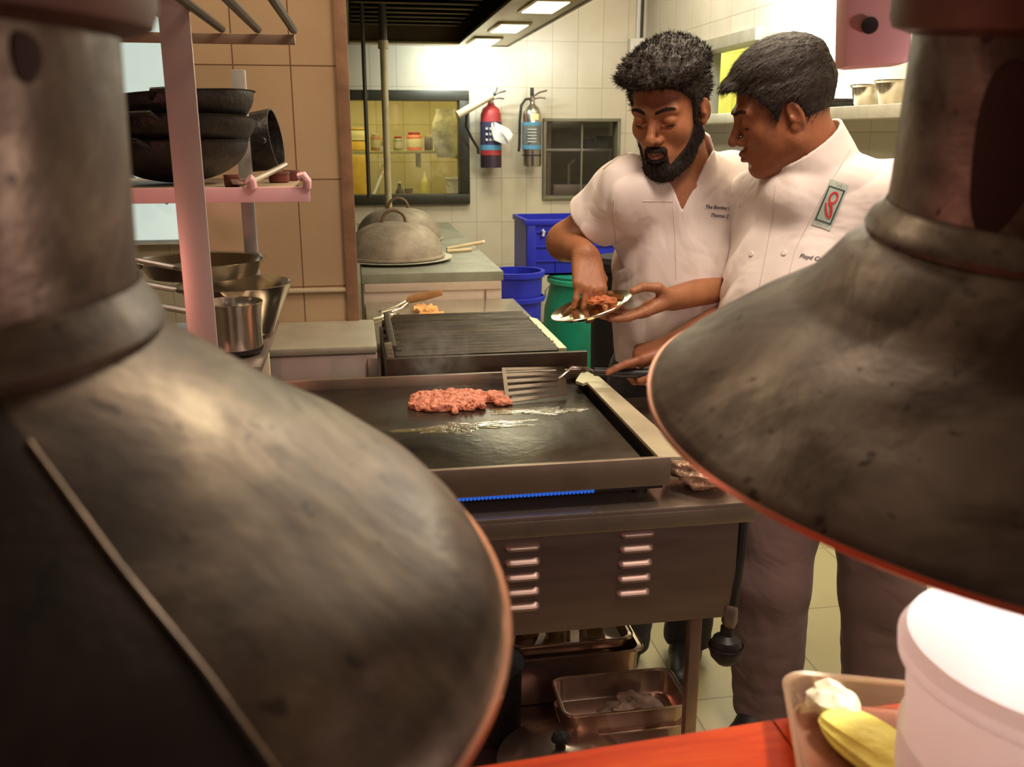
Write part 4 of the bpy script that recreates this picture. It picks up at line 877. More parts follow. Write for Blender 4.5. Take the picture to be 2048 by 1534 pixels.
lo2 = crumple(0, 0, 0.014, 0.018, 0.022, 0.012, 7, 0.2).build('white_garnish', mat('pale_garnish', (0.85, 0.86, 0.62), 0.5), loc=(0.347, 0.572, Zc+0.006))
tag(lo2, 'small pale garnish at the far end of the clear tray', 'garnish')
# white tub
t = thing('white_tub', 'glaring white plastic tub under the right lamp shade', 'tub', (0.424, 0.442, Zc+0.0005))
m, nt, b = newmat('translucent_white_plastic'); b.inputs['Base Color'].default_value = (0.92, 0.92, 0.93, 1); b.inputs['Roughness'].default_value = 0.5
tb = nt.nodes.new('ShaderNodeBsdfTranslucent'); tb.inputs[0].default_value = (0.95, 0.95, 0.96, 1); mx = nt.nodes.new('ShaderNodeMixShader'); mx.inputs[0].default_value = 0.65
nt.links.new(b.outputs[0], mx.inputs[1]); nt.links.new(tb.outputs[0], mx.inputs[2]); nt.links.new(mx.outputs[0], nt.nodes['Material Output'].inputs[0]); TUBM = m
MB().lathe([(0, 0.002), (0.080, 0.002), (0.084, 0.006), (0.093, 0.122)], n=72, cap=False).build('body', TUBM, t)
MB().lathe([(0.093, 0.114), (0.098, 0.117), (0.099, 0.127), (0.094, 0.135), (0.05, 0.140), (0, 0.141)], n=72, cap=False).build('lid', TUBM, t)
MB().lathe([(0.0905+0.0, 0.030), (0.0915, 0.031), (0.0925, 0.062), (0.0915, 0.063)], n=72, cap=False).build('band', TUBM, t)
def yb(u, v):
    a = 2*PI*u; A = R(-128)+0.13*v*math.cos(a); return (0.0895*math.cos(A), 0.0895*math.sin(A), 0.022+0.013*v*math.sin(a))
MB().sheet(yb, 24, 4).build('yellow_mark', mat('yellow_mark', (0.9, 0.85, 0.35), 0.5), t)
# ================================================================ PEOPLE: implicit surfaces meshed with surface nets
def V3(*a): return np.array(a, float)
def nrm(v): v = np.asarray(v, float); return v/np.linalg.norm(v)
def sstep(x, a, b): t = np.clip((x-a)/(b-a), 0, 1); return t*t*(3-2*t)
def vnoise(P, seed=0):
    I = np.floor(P).astype(np.int64); F = P-I; F = F*F*(3-2*F)
    def h(ix, iy, iz):
        n = (ix*374761393 + iy*668265263 + iz*2147483647 + seed*974634777) & 0xffffffff
        n = ((n ^ (n >> 13))*1274126177) & 0xffffffff
        return ((n ^ (n >> 16)) & 0xffff)/32767.5-1.0
    r = 0
    for dx in (0, 1):
        for dy in (0, 1):
            for dz in (0, 1):
                w = (F[:, 0] if dx else 1-F[:, 0])*(F[:, 1] if dy else 1-F[:, 1])*(F[:, 2] if dz else 1-F[:, 2])
                r = r+w*h(I[:, 0]+dx, I[:, 1]+dy, I[:, 2]+dz)
    return r
class Fld:
    def __init__(s): s.p = []
    def cap(s, a, b, r1, r2=None, k=0.01, op='u', sc=None):
        a = V3(*a); b = V3(*b); r2 = r1 if r2 is None else r2
        def f(P, a=a, b=b):
            ba = b-a; L = ba@ba; h = np.clip(((P-a)@ba)/max(L, 1e-9), 0, 1)
            return np.linalg.norm(P-a-h[:, None]*ba, axis=1)-(r1+(r2-r1)*h)
        c = (a+b)/2; s.p.append((f, op, k, c, np.linalg.norm(b-a)/2+max(r1, r2))); return s
    def ell(s, c, r, k=0.01, op='u', M=None):
        c = V3(*c); r = V3(*r)
        def f(P):
            Q = (P-c) if M is None else (P-c)@M.T
            k0 = np.linalg.norm(Q/r, axis=1); k1 = np.linalg.norm(Q/(r*r), axis=1)+1e-9
            return k0*(k0-1)/k1
        s.p.append((f, op, k, c, max(r))); return s
    def fn(s, f, op='u', k=0.01, c=None, rad=1e9):
        s.p.append((f, op, k, V3(0, 0, 0) if c is None else V3(*c), rad)); return s
    def ev(s, P, sub=None):
        d = np.full(len(P), 1.0)
        for (f, op, k, c, r) in (s.p if sub is None else sub):
            e = f(P)
            if op == 'u':
                h = np.maximum(k-np.abs(d-e), 0)/k; d = np.minimum(d, e)-h*h*k*0.25
            elif op == 's':
                e = -e; h = np.maximum(k-np.abs(d-e), 0)/k; d = np.maximum(d, e)+h*h*k*0.25
            elif op == 'i':
                h = np.maximum(k-np.abs(d-e), 0)/k; d = np.maximum(d, e)+h*h*k*0.25
            elif op == 'd': d = d+e
        return d
    def cull(s, lo, hi):
        lo = V3(*lo); hi = V3(*hi); out = []
        for q in s.p:
            d = np.linalg.norm(np.maximum(np.maximum(lo-q[3], q[3]-hi), 0))
            if d < q[4]+q[2]+0.03: out.append(q)
        return out
def mesh_field(ev, lo, hi, h, lip=1.5, B=8):
    lo = V3(*lo); hi = V3(*hi); nb = np.maximum(1, np.ceil((hi-lo)/(h*B)).astype(int))
    g = np.stack(np.meshgrid(*[np.arange(n) for n in nb], indexing='ij'), -1).reshape(-1, 3)
    cc = lo+(g+0.5)*B*h; d = ev(cc)
    g = g[np.abs(d) < B*h*0.87*lip+0.006]
    if not len(g): return np.zeros((0, 3)), np.zeros((0, 4), int)
    n1 = B+1; loc = np.stack(np.meshgrid(*[np.arange(n1)]*3, indexing='ij'), -1).reshape(-1, 3)
    VK = []; VP = []; QD = []
    S = (nb.max()*B+4); key = lambda I: (I[..., 0]*S+I[..., 1])*S+I[..., 2]
    for c0 in range(0, len(g), 600):
        gg = g[c0:c0+600]; I = gg[:, None, :]*B+loc[None]; P = lo+I*h
        D = ev(P.reshape(-1, 3)).reshape(len(gg), n1, n1, n1)
        ins = D < 0
        cnt = sum(ins[:, a:B+a, b:B+b, c:B+c].astype(int) for a in (0, 1) for b in (0, 1) for c in (0, 1))
        act = np.argwhere((cnt > 0) & (cnt < 8))
        if not len(act): continue
        base = gg[act[:, 0]]*B+act[:, 1:]
        acc = np.zeros((len(act), 3)); num = np.zeros(len(act))
        bi, x, y, z = act.T
        for ax in range(3):
            for u in (0, 1):
                for v in (0, 1):
                    o = [0, 0, 0]; oo = [i for i in range(3) if i != ax]; o[oo[0]] = u; o[oo[1]] = v
                    e = list(o); e[ax] = 1
                    d0 = D[bi, x+o[0], y+o[1], z+o[2]]; d1 = D[bi, x+e[0], y+e[1], z+e[2]]
                    c = (d0 < 0) != (d1 < 0); t = np.where(c, d0/np.where(c, d0-d1, 1), 0)
                    pt = np.tile(np.array(o, float), (len(act), 1)); pt[:, ax] = t
                    acc += pt*c[:, None]; num += c
        VK.append(key(base)); VP.append(lo+(base+acc/num[:, None])*h)
        for ax in range(3):
            sl0 = [slice(0, B)]*3; sl1 = [slice(0, B)]*3; sl1[ax] = slice(1, B+1)
            a0 = ins[(slice(None), *sl0)]; a1 = ins[(slice(None), *sl1)]
            ed = np.argwhere(a0 != a1)
            if not len(ed): continue
            fl = a0[tuple(ed.T)]; J = gg[ed[:, 0]]*B+ed[:, 1:]
            u = (ax+1) % 3; v = (ax+2) % 3; du = np.zeros(3, int); dv = np.zeros(3, int); du[u] = 1; dv[v] = 1
            q = np.stack([key(J-du-dv), key(J-dv), key(J), key(J-du)], 1)
            ok = (J[:, u] > 0) & (J[:, v] > 0)
            q = np.where(fl[:, None], q, q[:, ::-1]); QD.append(q[ok])
    K = np.concatenate(VK); Pn = np.concatenate(VP); K, idx = np.unique(K, return_index=True); Pn = Pn[idx]
    Q = np.concatenate(QD); I = np.searchsorted(K, Q); I[I >= len(K)] = 0; ok = (K[I] == Q).all(1); Q = I[ok]
    e = h*0.35; T = np.array([[1, -1, -1], [-1, -1, 1], [-1, 1, -1], [1, 1, 1]], float)
    for it in range(2):
        G = np.zeros_like(Pn)
        for t in T: G += t*ev(Pn+t*e)[:, None]
        G /= (4*e); d = ev(Pn); gn = np.maximum((G*G).sum(1), 0.15)
        st = -d[:, None]*G/gn[:, None]; L = np.linalg.norm(st, axis=1, keepdims=True)
        Pn = Pn+st*np.minimum(1, h*0.6/np.maximum(L, 1e-9))
    return Pn, Q
def to_obj(name, parts, mt, parent=None):
    vs = []; qs = []; n = 0
    for P, Q in parts:
        vs.append(P); qs.append(Q+n); n += len(P)
    P = np.concatenate(vs); Q = np.concatenate(qs)
    me = bpy.data.meshes.new(name); me.vertices.add(len(P)); me.vertices.foreach_set('co', P.astype(np.float32).ravel())
    me.loops.add(len(Q)*4); me.loops.foreach_set('vertex_index', Q.astype(np.int32).ravel())
    me.polygons.add(len(Q)); me.polygons.foreach_set('loop_start', np.arange(0, len(Q)*4, 4, dtype=np.int32))
    try: me.polygons.foreach_set('loop_total', np.full(len(Q), 4, dtype=np.int32))
    except Exception: pass
    me.update(calc_edges=True); me.validate()
    me.polygons.foreach_set('use_smooth', [True]*len(me.polygons)); me.materials.append(mt)
    o = bpy.data.objects.new(name, me); COL.objects.link(o)
    if parent:
        o.parent = parent
        if parent.type == 'EMPTY': o.matrix_parent_inverse = Matrix.LocRotScale(parent.location, parent.rotation_euler, None).inverted()
    return o
def fmesh(name, F, regs, mt, parent=None):
    out = []
    for (lo, hi, h) in regs:
        sub = F.cull(lo, hi); out.append(mesh_field(lambda P: F.ev(P, sub), lo, hi, h))
    return to_obj(name, out, mt, parent)
def hbasis(yaw, pitch, roll):
    f = V3(math.cos(yaw)*math.cos(pitch), math.sin(yaw)*math.cos(pitch), -math.sin(pitch))
    r = nrm(np.cross(f, V3(0, 0, 1))); u = np.cross(r, f)
    r2 = r*math.cos(roll)+u*math.sin(roll); return np.stack([r2, f, np.cross(r2, f)], 0)

def head_prims(F, full=0.0, ears=True):
    """head in its own frame: x right, y forward, z up (metres)"""
    F.ell((0, -0.014, 0.036), (0.0745+0.002*full, 0.094, 0.083), 0.02)
    F.ell((0, 0.028, -0.030), (0.058+0.005*full, 0.060, 0.082), 0.03)
    F.cap((-0.050-0.006*full, -0.002, -0.055), (-0.016, 0.068, -0.098), 0.019+0.004*full, 0.015, 0.03)
    F.cap((0.050+0.006*full, -0.002, -0.055), (0.016, 0.068, -0.098), 0.019+0.004*full, 0.015, 0.03)
    F.ell((0, 0.076, -0.097), (0.020, 0.014, 0.015), 0.022)
    for s in (-1, 1):
        F.ell((s*0.040, 0.056, -0.022), (0.022, 0.020, 0.022+0.006*full), 0.025)
        F.cap((s*0.012, 0.0835, 0.024), (s*0.046, 0.068, 0.024), 0.0085, 0.008, 0.018)
        F.ell((s*0.033, 0.098, 0.004), (0.020, 0.018, 0.013), 0.014, 's')
        F.ell((s*0.0325, 0.0705, 0.004), (0.0165, 0.0155, 0.0125), 0.005)
        F.cap((s*0.020, 0.0845, -0.0045), (s*0.046, 0.074, -0.004), 0.0026, 0.002, 0.004)
    F.ell((0, 0.079, -0.066), (0.027, 0.018, 0.020), 0.02)
    F.cap((0, 0.082, 0.016), (0, 0.106, -0.022), 0.0075, 0.0095, 0.012)
    F.ell((0, 0.1085, -0.029), (0.0105, 0.0110, 0.0095), 0.008)
    for s in (-1, 1):
        F.ell((s*0.0135, 0.0945, -0.033), (0.0080, 0.0105, 0.0078), 0.006)
        F.ell((s*0.0065, 0.104, -0.0405), (0.0036, 0.0055, 0.0035), 0.003, 's')
    F.cap((-0.021, 0.085, -0.0600), (0, 0.0975, -0.0575), 0.0028, 0.0055, 0.006); F.cap((0.021, 0.085, -0.0600), (0, 0.0975, -0.0575), 0.0028, 0.0055, 0.006)
    F.cap((-0.018, 0.085, -0.0690), (0, 0.0955, -0.0710), 0.0035, 0.0065, 0.006); F.cap((0.018, 0.085, -0.0690), (0, 0.0955, -0.0710), 0.0035, 0.0065, 0.006)
    F.ell((0, 0.1015, -0.0640), (0.020, 0.014, 0.0013), 0.003, 's')
    F.ell((0, 0.096, -0.0835), (0.018, 0.010, 0.005), 0.010, 's')
    if ears:
        for s in (-1, 1):
            M = np.array(Matrix.Rotation(R(-14), 3, 'X') @ Matrix.Rotation(R(22*s), 3, 'Z'))
            F.ell((s*0.079, -0.010, -0.004), (0.0072, 0.0152, 0.0275), 0.007, 'u', M.T)
            F.ell((s*0.0865, -0.007, 0.002), (0.0050, 0.0088, 0.0175), 0.005, 's', M.T)
            F.ell((s*0.081, -0.001, -0.010), (0.004, 0.0045, 0.0060), 0.004, 'u')
            F.ell((s*0.076, -0.004, -0.028), (0.0060, 0.008, 0.009), 0.006, 'u')
    return F
def hand_prims(F, wrist, a, n, side, curls, thumb, sc=0.95, kk=0.012):
    """wrist point, a = finger direction, n = palm normal, side +1 right hand / -1 left hand"""
    a = nrm(a); n = nrm(n-a*np.dot(n, a)); s = np.cross(a, n)*side; w = V3(*wrist)
    offs = (0.027, 0.0085, -0.0105, -0.0285); kd = (0.088, 0.092, 0.086, 0.077)
    LEN = ((0.043, 0.025, 0.020), (0.047, 0.028, 0.021), (0.043, 0.026, 0.020), (0.034, 0.020, 0.018)); RAD = (0.0092, 0.0094, 0.0088, 0.0078)
    tips = []
    F.ell(w+a*0.045*sc+n*0.002, (0.036*sc, 0.036*sc, 0.036*sc), 0.012, 'u', np.stack([a/1.15, s/0.98, n/0.42], 0)) if False else None
    for i in range(4):
        b0 = w+a*0.006*sc+s*offs[i]*0.62*sc; K = w+a*kd[i]*sc+s*offs[i]*sc-n*0.001
        F.cap(b0, K, 0.0155*sc, 0.0118*sc, kk)
    F.cap(w+a*0.03*sc+s*0.018*sc+n*0.006, w+a*0.06*sc+s*0.022*sc+n*0.006, 0.015*sc, 0.011*sc, kk)
    F.cap(w+a*0.02*sc-s*0.018*sc+n*0.005, w+a*0.055*sc-s*0.022*sc+n*0.005, 0.013*sc, 0.010*sc, kk)
    for i in range(4):
        K = w+a*kd[i]*sc+s*offs[i]*sc-n*0.001; c = curls[i]; th = 0; p = K; r = RAD[i]*sc
        sp = s*(c[3] if len(c) > 3 else 0)
        for j in range(3):
            th += R(c[j]); d = nrm(a*math.cos(th)+n*math.sin(th)+sp); q = p+d*LEN[i][j]*sc
            r2 = r*(0.92, 0.90, 0.86)[j]; F.cap(p, q, r*1.0, r2, 0.003 if j else 0.007); p = q; r = r2
        tips.append((p, d))
    p = w+a*0.018*sc+s*0.020*sc+n*0.006; r = 0.0145*sc
    for j, (d, L) in enumerate(zip(thumb, (0.044, 0.033, 0.026))):
        d = nrm(a*d[0]+s*d[1]+n*d[2]); q = p+d*L*sc; r2 = (0.0112, 0.0098, 0.0080)[j]*sc
        F.cap(p, q, r, r2, 0.012 if j == 0 else 0.003); p = q; r = r2
    tips.append((p, d)); return tips
def strands(name, P, N, Ldir, n, length, wid, mt, parent, seed, jitter=0.35, up=0.35):
    """short tapered hair blades grown from random surface points"""
    rg = np.random.default_rng(seed); idx = rg.integers(0, len(P), n)
    p = P[idx]+rg.normal(0, 0.0008, (n, 3)); nn = N[idx]; d = Ldir(p)
    d = d-nn*(d*nn).sum(1, keepdims=True); d /= np.linalg.norm(d, axis=1, keepdims=True)+1e-9
    d = d+nn*up+rg.normal(0, jitter, (n, 3)); d /= np.linalg.norm(d, axis=1, keepdims=True)
    L = length*(0.6+0.8*rg.random(n))[:, None]; sd = np.cross(d, nn); sd /= np.linalg.norm(sd, axis=1, keepdims=True)+1e-9; sd *= wid
    a = p-nn*0.002; m = a+d*L*0.55+nn*0.0006; t = a+d*L+(-nn)*L*0.12
    vs = np.stack([a-sd, a+sd, m+sd*0.7, m-sd*0.7, t], 1).reshape(-1, 3)
    me = bpy.data.meshes.new(name); me.vertices.add(n*5); me.vertices.foreach_set('co', vs.astype(np.float32).ravel())
    b = np.arange(n)[:, None]*5; li = np.concatenate([b+np.array([[0, 1, 2, 3]]), b+np.array([[3, 2, 4]])], 1).ravel()
    st = np.stack([np.arange(n)*7, np.arange(n)*7+4], 1).ravel()
    me.loops.add(n*7); me.loops.foreach_set('vertex_index', li.astype(np.int32)); me.polygons.add(n*2); me.polygons.foreach_set('loop_start', st.astype(np.int32))
    try: me.polygons.foreach_set('loop_total', np.tile([4, 3], n).astype(np.int32))
    except Exception: pass
    me.update(calc_edges=True); me.materials.append(mt)
    o = bpy.data.objects.new(name, me); COL.objects.link(o); o.parent = parent; return o
HAIRM = mat('dark_hair', (0.026, 0.019, 0.014), 0.55, 0, 0.35, 120, 0.3, 200, spec=0.35)
BEARDM = mat('dark_beard', (0.018, 0.012, 0.009), 0.7, 0, 0.35, 150, 0.3, 220, spec=0.2)
LIPM = mat('brown_lips', (0.30, 0.11, 0.075), 0.45, 0, 0.1, 60)
NAILM = mat('finger_nail', (0.60, 0.32, 0.22), 0.35)
def cloth(name, col, b=0.45):
    m, nt, bs = newmat(name); v = coords(nt, 'Object'); n = noise(nt, v, 4, 3)
    nt.links.new(ramp(nt, n, [(0.3, tuple(x*0.95 for x in col)), (0.7, col)]), bs.inputs['Base Color'])
    bs.inputs['Roughness'].default_value = 0.85; bs.inputs['Sheen Weight'].default_value = 0.15; bs.inputs['Specular IOR Level'].default_value = 0.2
    w = noise(nt, v, 7, 3, 0.5, 0.6); f = noise(nt, v, 700, 1)
    b1 = nt.nodes.new('ShaderNodeBump'); b1.inputs['Strength'].default_value = 0.15; b1.inputs['Distance'].default_value = 0.0006; nt.links.new(f, b1.inputs['Height'])
    b2 = nt.nodes.new('ShaderNodeBump'); b2.inputs['Strength'].default_value = b; b2.inputs['Distance'].default_value = 0.03; nt.links.new(w, b2.inputs['Height']); nt.links.new(b1.outputs[0], b2.inputs['Normal'])
    nt.links.new(b2.outputs[0], bs.inputs['Normal']); return m
JACKET = cloth('white_chef_cotton', (0.78, 0.70, 0.64)); TROUS = cloth('mauve_brown_trouser_cotton', (0.20, 0.125, 0.115)); TROUS2 = cloth('dark_trouser_cotton', (0.03, 0.025, 0.025))
THREAD = mat('dark_embroidery_thread', (0.05, 0.04, 0.05), 0.7)

def make_person(label, loc, S, skin, name='person'):
    t = thing(name, label, 'person', loc)
    B = hbasis(*S['head'][1]); O = V3(*S['head'][0]); sc = S['head'][2]
    toL = lambda P: ((P-O)@B.T)/sc
    toW = lambda p: O+sc*(V3(*p)@B)
    H0 = head_prims(Fld(), S.get('full', 0)); HN = head_prims(Fld(), S.get('full', 0), ears=False)
    body = Fld()
    body.fn(lambda P: H0.ev(toL(P))*sc, 'u', 0.01, O, 0.15)
    nb = V3(*S['neck']); nr = S['neckr']
    body.cap(toW((0, -0.022, -0.045)), nb, nr, nr*1.08, 0.03)
    if S.get('full'): body.cap(toW((0, 0.035, -0.088)), nb+(toW((0, 0.03, -0.09))-nb)*0.35, 0.032, 0.04, 0.03)
    sr, sl = V3(*S['shR']), V3(*S['shL']); ch = V3(*S['chest']); be = V3(*S['belly']); pe = V3(*S['pelvis'])
    body.cap(nb-V3(0, 0, 0.03), sr, 0.045, 0.048, 0.05); body.cap(nb-V3(0, 0, 0.03), sl, 0.045, 0.048, 0.05)
    body.ell(ch, (0.125, 0.10, 0.17), 0.05); body.ell(be, (0.13, 0.11, 0.15), 0.05); body.ell(pe, (0.14, 0.11, 0.12), 0.05)
    chestpt = nb+V3(*S['cdir'])*0.02-V3(0, 0, 0.07); body.ell(chestpt-V3(*S['cdir'])*0.012, (0.070, 0.058, 0.07), 0.04)
    for (s_, e_, w_) in ((sr, S['elR'], S['wrR']), (sl, S['elL'], S['wrL'])):
        body.cap(s_, e_, 0.046, 0.039, 0.03); body.cap(e_, w_, 0.041, 0.0265, 0.025)
    tips = []
    for k_ in ('R', 'L'):
        h = S['hand'+k_]; tips += hand_prims(body, S['wr'+k_], V3(*h['a']), V3(*h['n']), 1 if k_ == 'R' else -1, h['curl'], h['thumb'])
    for (hip, kn, an) in S['legs']:
        body.cap(hip, kn, 0.075, 0.052, 0.04); body.cap(kn, an, 0.050, 0.036, 0.02)
    regs = [(O-0.15, O+V3(0.15, 0.15, 0.16), 0.0022)]
    lo = np.minimum(O-0.15, nb-0.10); hi = np.maximum(O+0.15, nb+0.10); hi[2] = O[2]-0.14
    regs.append((V3(lo[0], lo[1], nb[2]-0.16), V3(hi[0], hi[1], O[2]-0.135), 0.0035))
    for k_ in ('R', 'L'):
        w = V3(*S['wr'+k_]); a = nrm(V3(*S['hand'+k_]['a'])); c = w+a*0.075
        regs.append((c-0.115, c+0.115, 0.0019))
        e = V3(*S['el'+k_]); regs.append((np.minimum(w, e)-0.055, np.maximum(w, e)+0.055, 0.0035))
    regs.append((V3(ch[0]-0.34, ch[1]-0.34, 0.05), V3(ch[0]+0.34, ch[1]+0.34, nb[2]-0.10), 0.011))
    fmesh('body', body, regs, skin, t)
    # ---- hair, beard, brows, lips as shells riding on the head surface
    def shell(nm, thick, lo, hi, h, mt):
        ev = lambda P: (lambda Q: (HN.ev(Q)-thick(Q))*sc)(toL(P))
        cs = np.array([toW((x, y, z)) for x in (lo[0], hi[0]) for y in (lo[1], hi[1]) for z in (lo[2], hi[2])])
        ins = lambda P: (lambda Q: np.maximum(np.max(np.maximum(V3(*lo)-Q, Q-V3(*hi)), 1), -1))(toL(P))*sc
        ev2 = lambda P: np.maximum(ev(P), ins(P))
        P, Q = mesh_field(ev2, cs.min(0), cs.max(0), h, 1.8)
        o = to_obj(nm, [(P, Q)], mt, t); return o, P, ev2
    def normals(P, ev):
        e = 0.001; T = np.array([[1, -1, -1], [-1, -1, 1], [-1, 1, -1], [1, 1, 1]], float); G = sum(tt*ev(P+tt*e)[:, None] for tt in T)
        return G/(np.linalg.norm(G, axis=1, keepdims=True)+1e-9)
    o, P, ev = shell('hair', S['hair'], (-0.13, -0.16, -0.12), (0.13, 0.15, 0.19), 0.0026, HAIRM)
    N = normals(P, ev); q = toL(P); th = S['hair'](q); keep = (HN.ev(q) > 0.0035)
    strands('hair_strands', P[keep], N[keep], lambda p: S['comb'](toL(p))@B, S['nh'], S['hlen'], 0.00065, HAIRM, o, 5, S['hj'], S['hup'])
    if 'beard' in S:
        o, P, ev = shell('beard', S['beard'], (-0.09, -0.04, -0.16), (0.09, 0.14, 0.02), 0.0022, BEARDM)
        N = normals(P, ev); q = toL(P); keep = (HN.ev(q) > 0.0015)
        strands('beard_strands', P[keep], N[keep], lambda p: np.tile(V3(0, 0.25, -1)@B, (len(p), 1)), 5200, 0.009, 0.0005, BEARDM, o, 8, 0.35, 0.45)
    def brow(Q):
        x = np.abs(Q[:, 0]); zc = 0.0245+0.006*np.sin(np.clip((x-0.010)/0.040, 0, 1)*PI*0.8); w = 0.0042*(1-0.5*np.clip((x-0.03)/0.025, 0, 1))
        m = (1-sstep(np.abs(Q[:, 2]-zc)/w, 0.6, 1.2))*sstep(x, 0.008, 0.014)*(1-sstep(x, 0.048, 0.056))*(Q[:, 1] > 0.03)
        return -0.004+0.0062*m+0.0006*np.sin(Q[:, 0]*900+Q[:, 2]*500)
    shell('eyebrows', brow, (-0.06, 0.04, 0.008), (0.06, 0.11, 0.045), 0.0016, BEARDM)
    def lips(Q):
        x = np.abs(Q[:, 0]); m = 1-sstep(((x/0.0210)**2+((Q[:, 2]+0.0645)/0.0100)**2), 0.75, 1.15)
        return -0.003+0.0040*m*(Q[:, 1] > 0.07)
    shell('lips', lips, (-0.03, 0.07, -0.08), (0.03, 0.125, -0.05), 0.0015, LIPM)
    ob = bpy.data.objects
    for s in (-1, 1):
        pts = []
        for k in range(9):
            x = 0.0175+0.029*k/8; u = (x-0.032)/0.0145; z = -0.0035-0.0030*(1-u*u)
            y = 0.0705+0.0155*math.sqrt(max(0.0, 1-((x-0.0325)/0.0165)**2*0.9-((z-0.004)/0.0125)**2*0.9))+0.0022
            pts.append(toW((s*x, y, z)))
        MB().tube(pts, [0.0008]+[0.0017]*7+[0.0012], 6).build('eyelashes', BLACK, t, world=True)
    nm_ = 'finger_nail'
    for (p, d) in tips: pass
    return t, toL, toW, nb
SKIN1 = mat('brown_skin', (0.35, 0.14, 0.060), 0.48, 0, 0.14, 22, 0.12, 160, sss=0.12, spec=0.4)
SKIN2 = mat('deep_brown_skin', (0.30, 0.112, 0.050), 0.46, 0, 0.14, 22, 0.12, 160, sss=0.12, spec=0.4)

def garment(name, S, parent, hem, sleeve, vneck, collar_h, mt, extra=None, hh=0.0036, wr_seed=0, sl2=None):
    G = Fld(); sr, sl = V3(*S['shR']), V3(*S['shL']); nb = V3(*S['neck']); ch = V3(*S['chest']); be = V3(*S['belly']); pe = V3(*S['pelvis'])
    O = V3(*S['head'][0]); c = nrm(V3(*S['cdir'])*V3(1, 1, 0)); lat = np.cross(c, V3(0, 0, 1))
    M = np.stack([lat, c, V3(0, 0, 1)], 0)
    tw, td = S['tw'], S['td']
    G.ell(ch, (tw, td, 0.21), 0.06, 'u', M); G.ell(be, (tw*S.get('bw', 1), td*S.get('bd', 1), 0.22), 0.09, 'u', M)
    G.ell(pe, (tw*1.02, td*1.08, 0.24), 0.10, 'u', M)
    G.cap(nb-V3(0, 0, 0.045), sr, 0.050, 0.062, 0.07); G.cap(nb-V3(0, 0, 0.045), sl, 0.050, 0.062, 0.07)
    for (s_, e_, fr, rr) in ((sr, V3(*S['elR']), sleeve[0], sleeve[2]), (sl, V3(*S['elL']), sleeve[1], sleeve[2])):
        G.cap(s_, s_+(e_-s_)*fr, 0.062, rr, 0.045)
    ax = nrm(toax := (O-0.02*V3(*S['cdir'])-nb)); S['nax'] = ax
    if extra: extra(G)
    # wrinkles
    rg = np.random.default_rng(wr_seed)
    def wrk(P):
        Q = (P-ch)@M.T
        a = vnoise(Q*V3(9, 9, 4)+3.1+wr_seed)*0.0075 + vnoise(Q*V3(26, 26, 9)+7.7)*0.0042
        warp = vnoise(Q*7+1.3)*1.6
        a += 0.0050*np.abs(np.sin(Q[:, 0]*34+Q[:, 2]*17+warp*2.2))*sstep(np.abs(Q[:, 0]), 0.02, 0.14)
        return -a
    G.fn(wrk, 'd')
    # sleeve ends
    for (s_, e_, fr) in ((sr, V3(*S['elR']), sleeve[0]), (sl, V3(*S['elL']), sleeve[1])):
        d = nrm(e_-s_); q = s_+(e_-s_)*fr
        far = lambda P, d=d, q=q: np.maximum(-((P-q)@d), np.linalg.norm(P-q, axis=1)-0.13)
        G.fn(far, 's', 0.004, q, 0.14)
        G.cap(q-d*0.05, q+d*0.06, sleeve[2]-0.016, sleeve[2]-0.010, 0.006, 's')
    # collar and neck opening
    ct = nb+ax*collar_h
    cr = S['neckr']+0.013
    def col(P):
        Q = P-nb; h = Q@ax; r = np.linalg.norm(Q-h[:, None]*ax, axis=1)
        return np.maximum(np.abs(r-(cr+0.006-0.05*np.clip(h, 0, 0.05)))-0.0032, np.maximum(h-collar_h+0.25*((P-nb)@c)*S.get('ctilt', 1), -0.04-h))
    G.fn(lambda P: (lambda Q, h: np.maximum(np.linalg.norm(Q-h[:, None]*ax, axis=1)-(cr+0.003), h*0-1))(P-nb, (P-nb)@ax), 's', 0.006) if False else None
    cav = S['cav']
    inner = lambda P: (lambda Q: (lambda h: np.maximum(np.linalg.norm(Q-h[:, None]*ax, axis=1)-(cr+0.001), (cav[0]-cav[1]*(Q@c)-Q[:, 2])*0.9))(Q@ax))(P-nb)
    G.fn(inner, 's', 0.006)
    G.fn(col, 'u', 0.006)
    if vneck is not None:
        zv, sl_, off = vneck
        def vw(P):
            Q = P-nb; l = Q@lat-off; f = Q@c
            return np.maximum((np.abs(l)-(P[:, 2]-zv)*sl_)*0.9, -f)
        G.fn(vw, 's', 0.004)
    G.fn(lambda P: hem-P[:, 2]+0.004*np.sin(P[:, 0]*30), 'i', 0.006)
    lo = np.minimum.reduce([sr-0.14, sl-0.14, V3(*S['elR'])-0.10, V3(*S['elL'])-0.10, be-0.26]); hi = np.maximum.reduce([sr+0.14, sl+0.14, nb+0.12, V3(*S['elL'])+0.1, be+0.26]); lo[2] = hem-0.02
    return fmesh(name, G, [(lo, hi, hh)], mt, parent), G
def stick_text(txt, obj, org, ux, uy, size, mt, name, parent, G, n_out, slant=0.25, bold=0.0):
    """lettering laid on to the cloth: font outline -> mesh -> dropped on the cloth surface"""
    cu = bpy.data.curves.new(name, 'FONT'); cu.body = txt; cu.size = size; cu.shear = slant; cu.resolution_u = 3; cu.offset = bold
    ob = bpy.data.objects.new(name, cu); COL.objects.link(ob); dg = bpy.context.evaluated_depsgraph_get()
    me = bpy.data.meshes.new_from_object(ob.evaluated_get(dg)); bpy.data.objects.remove(ob)
    org = V3(*org); ux = nrm(ux); uy = nrm(uy); n_out = nrm(n_out)
    return drape(me, org, ux, uy, n_out, G, mt, name, parent)
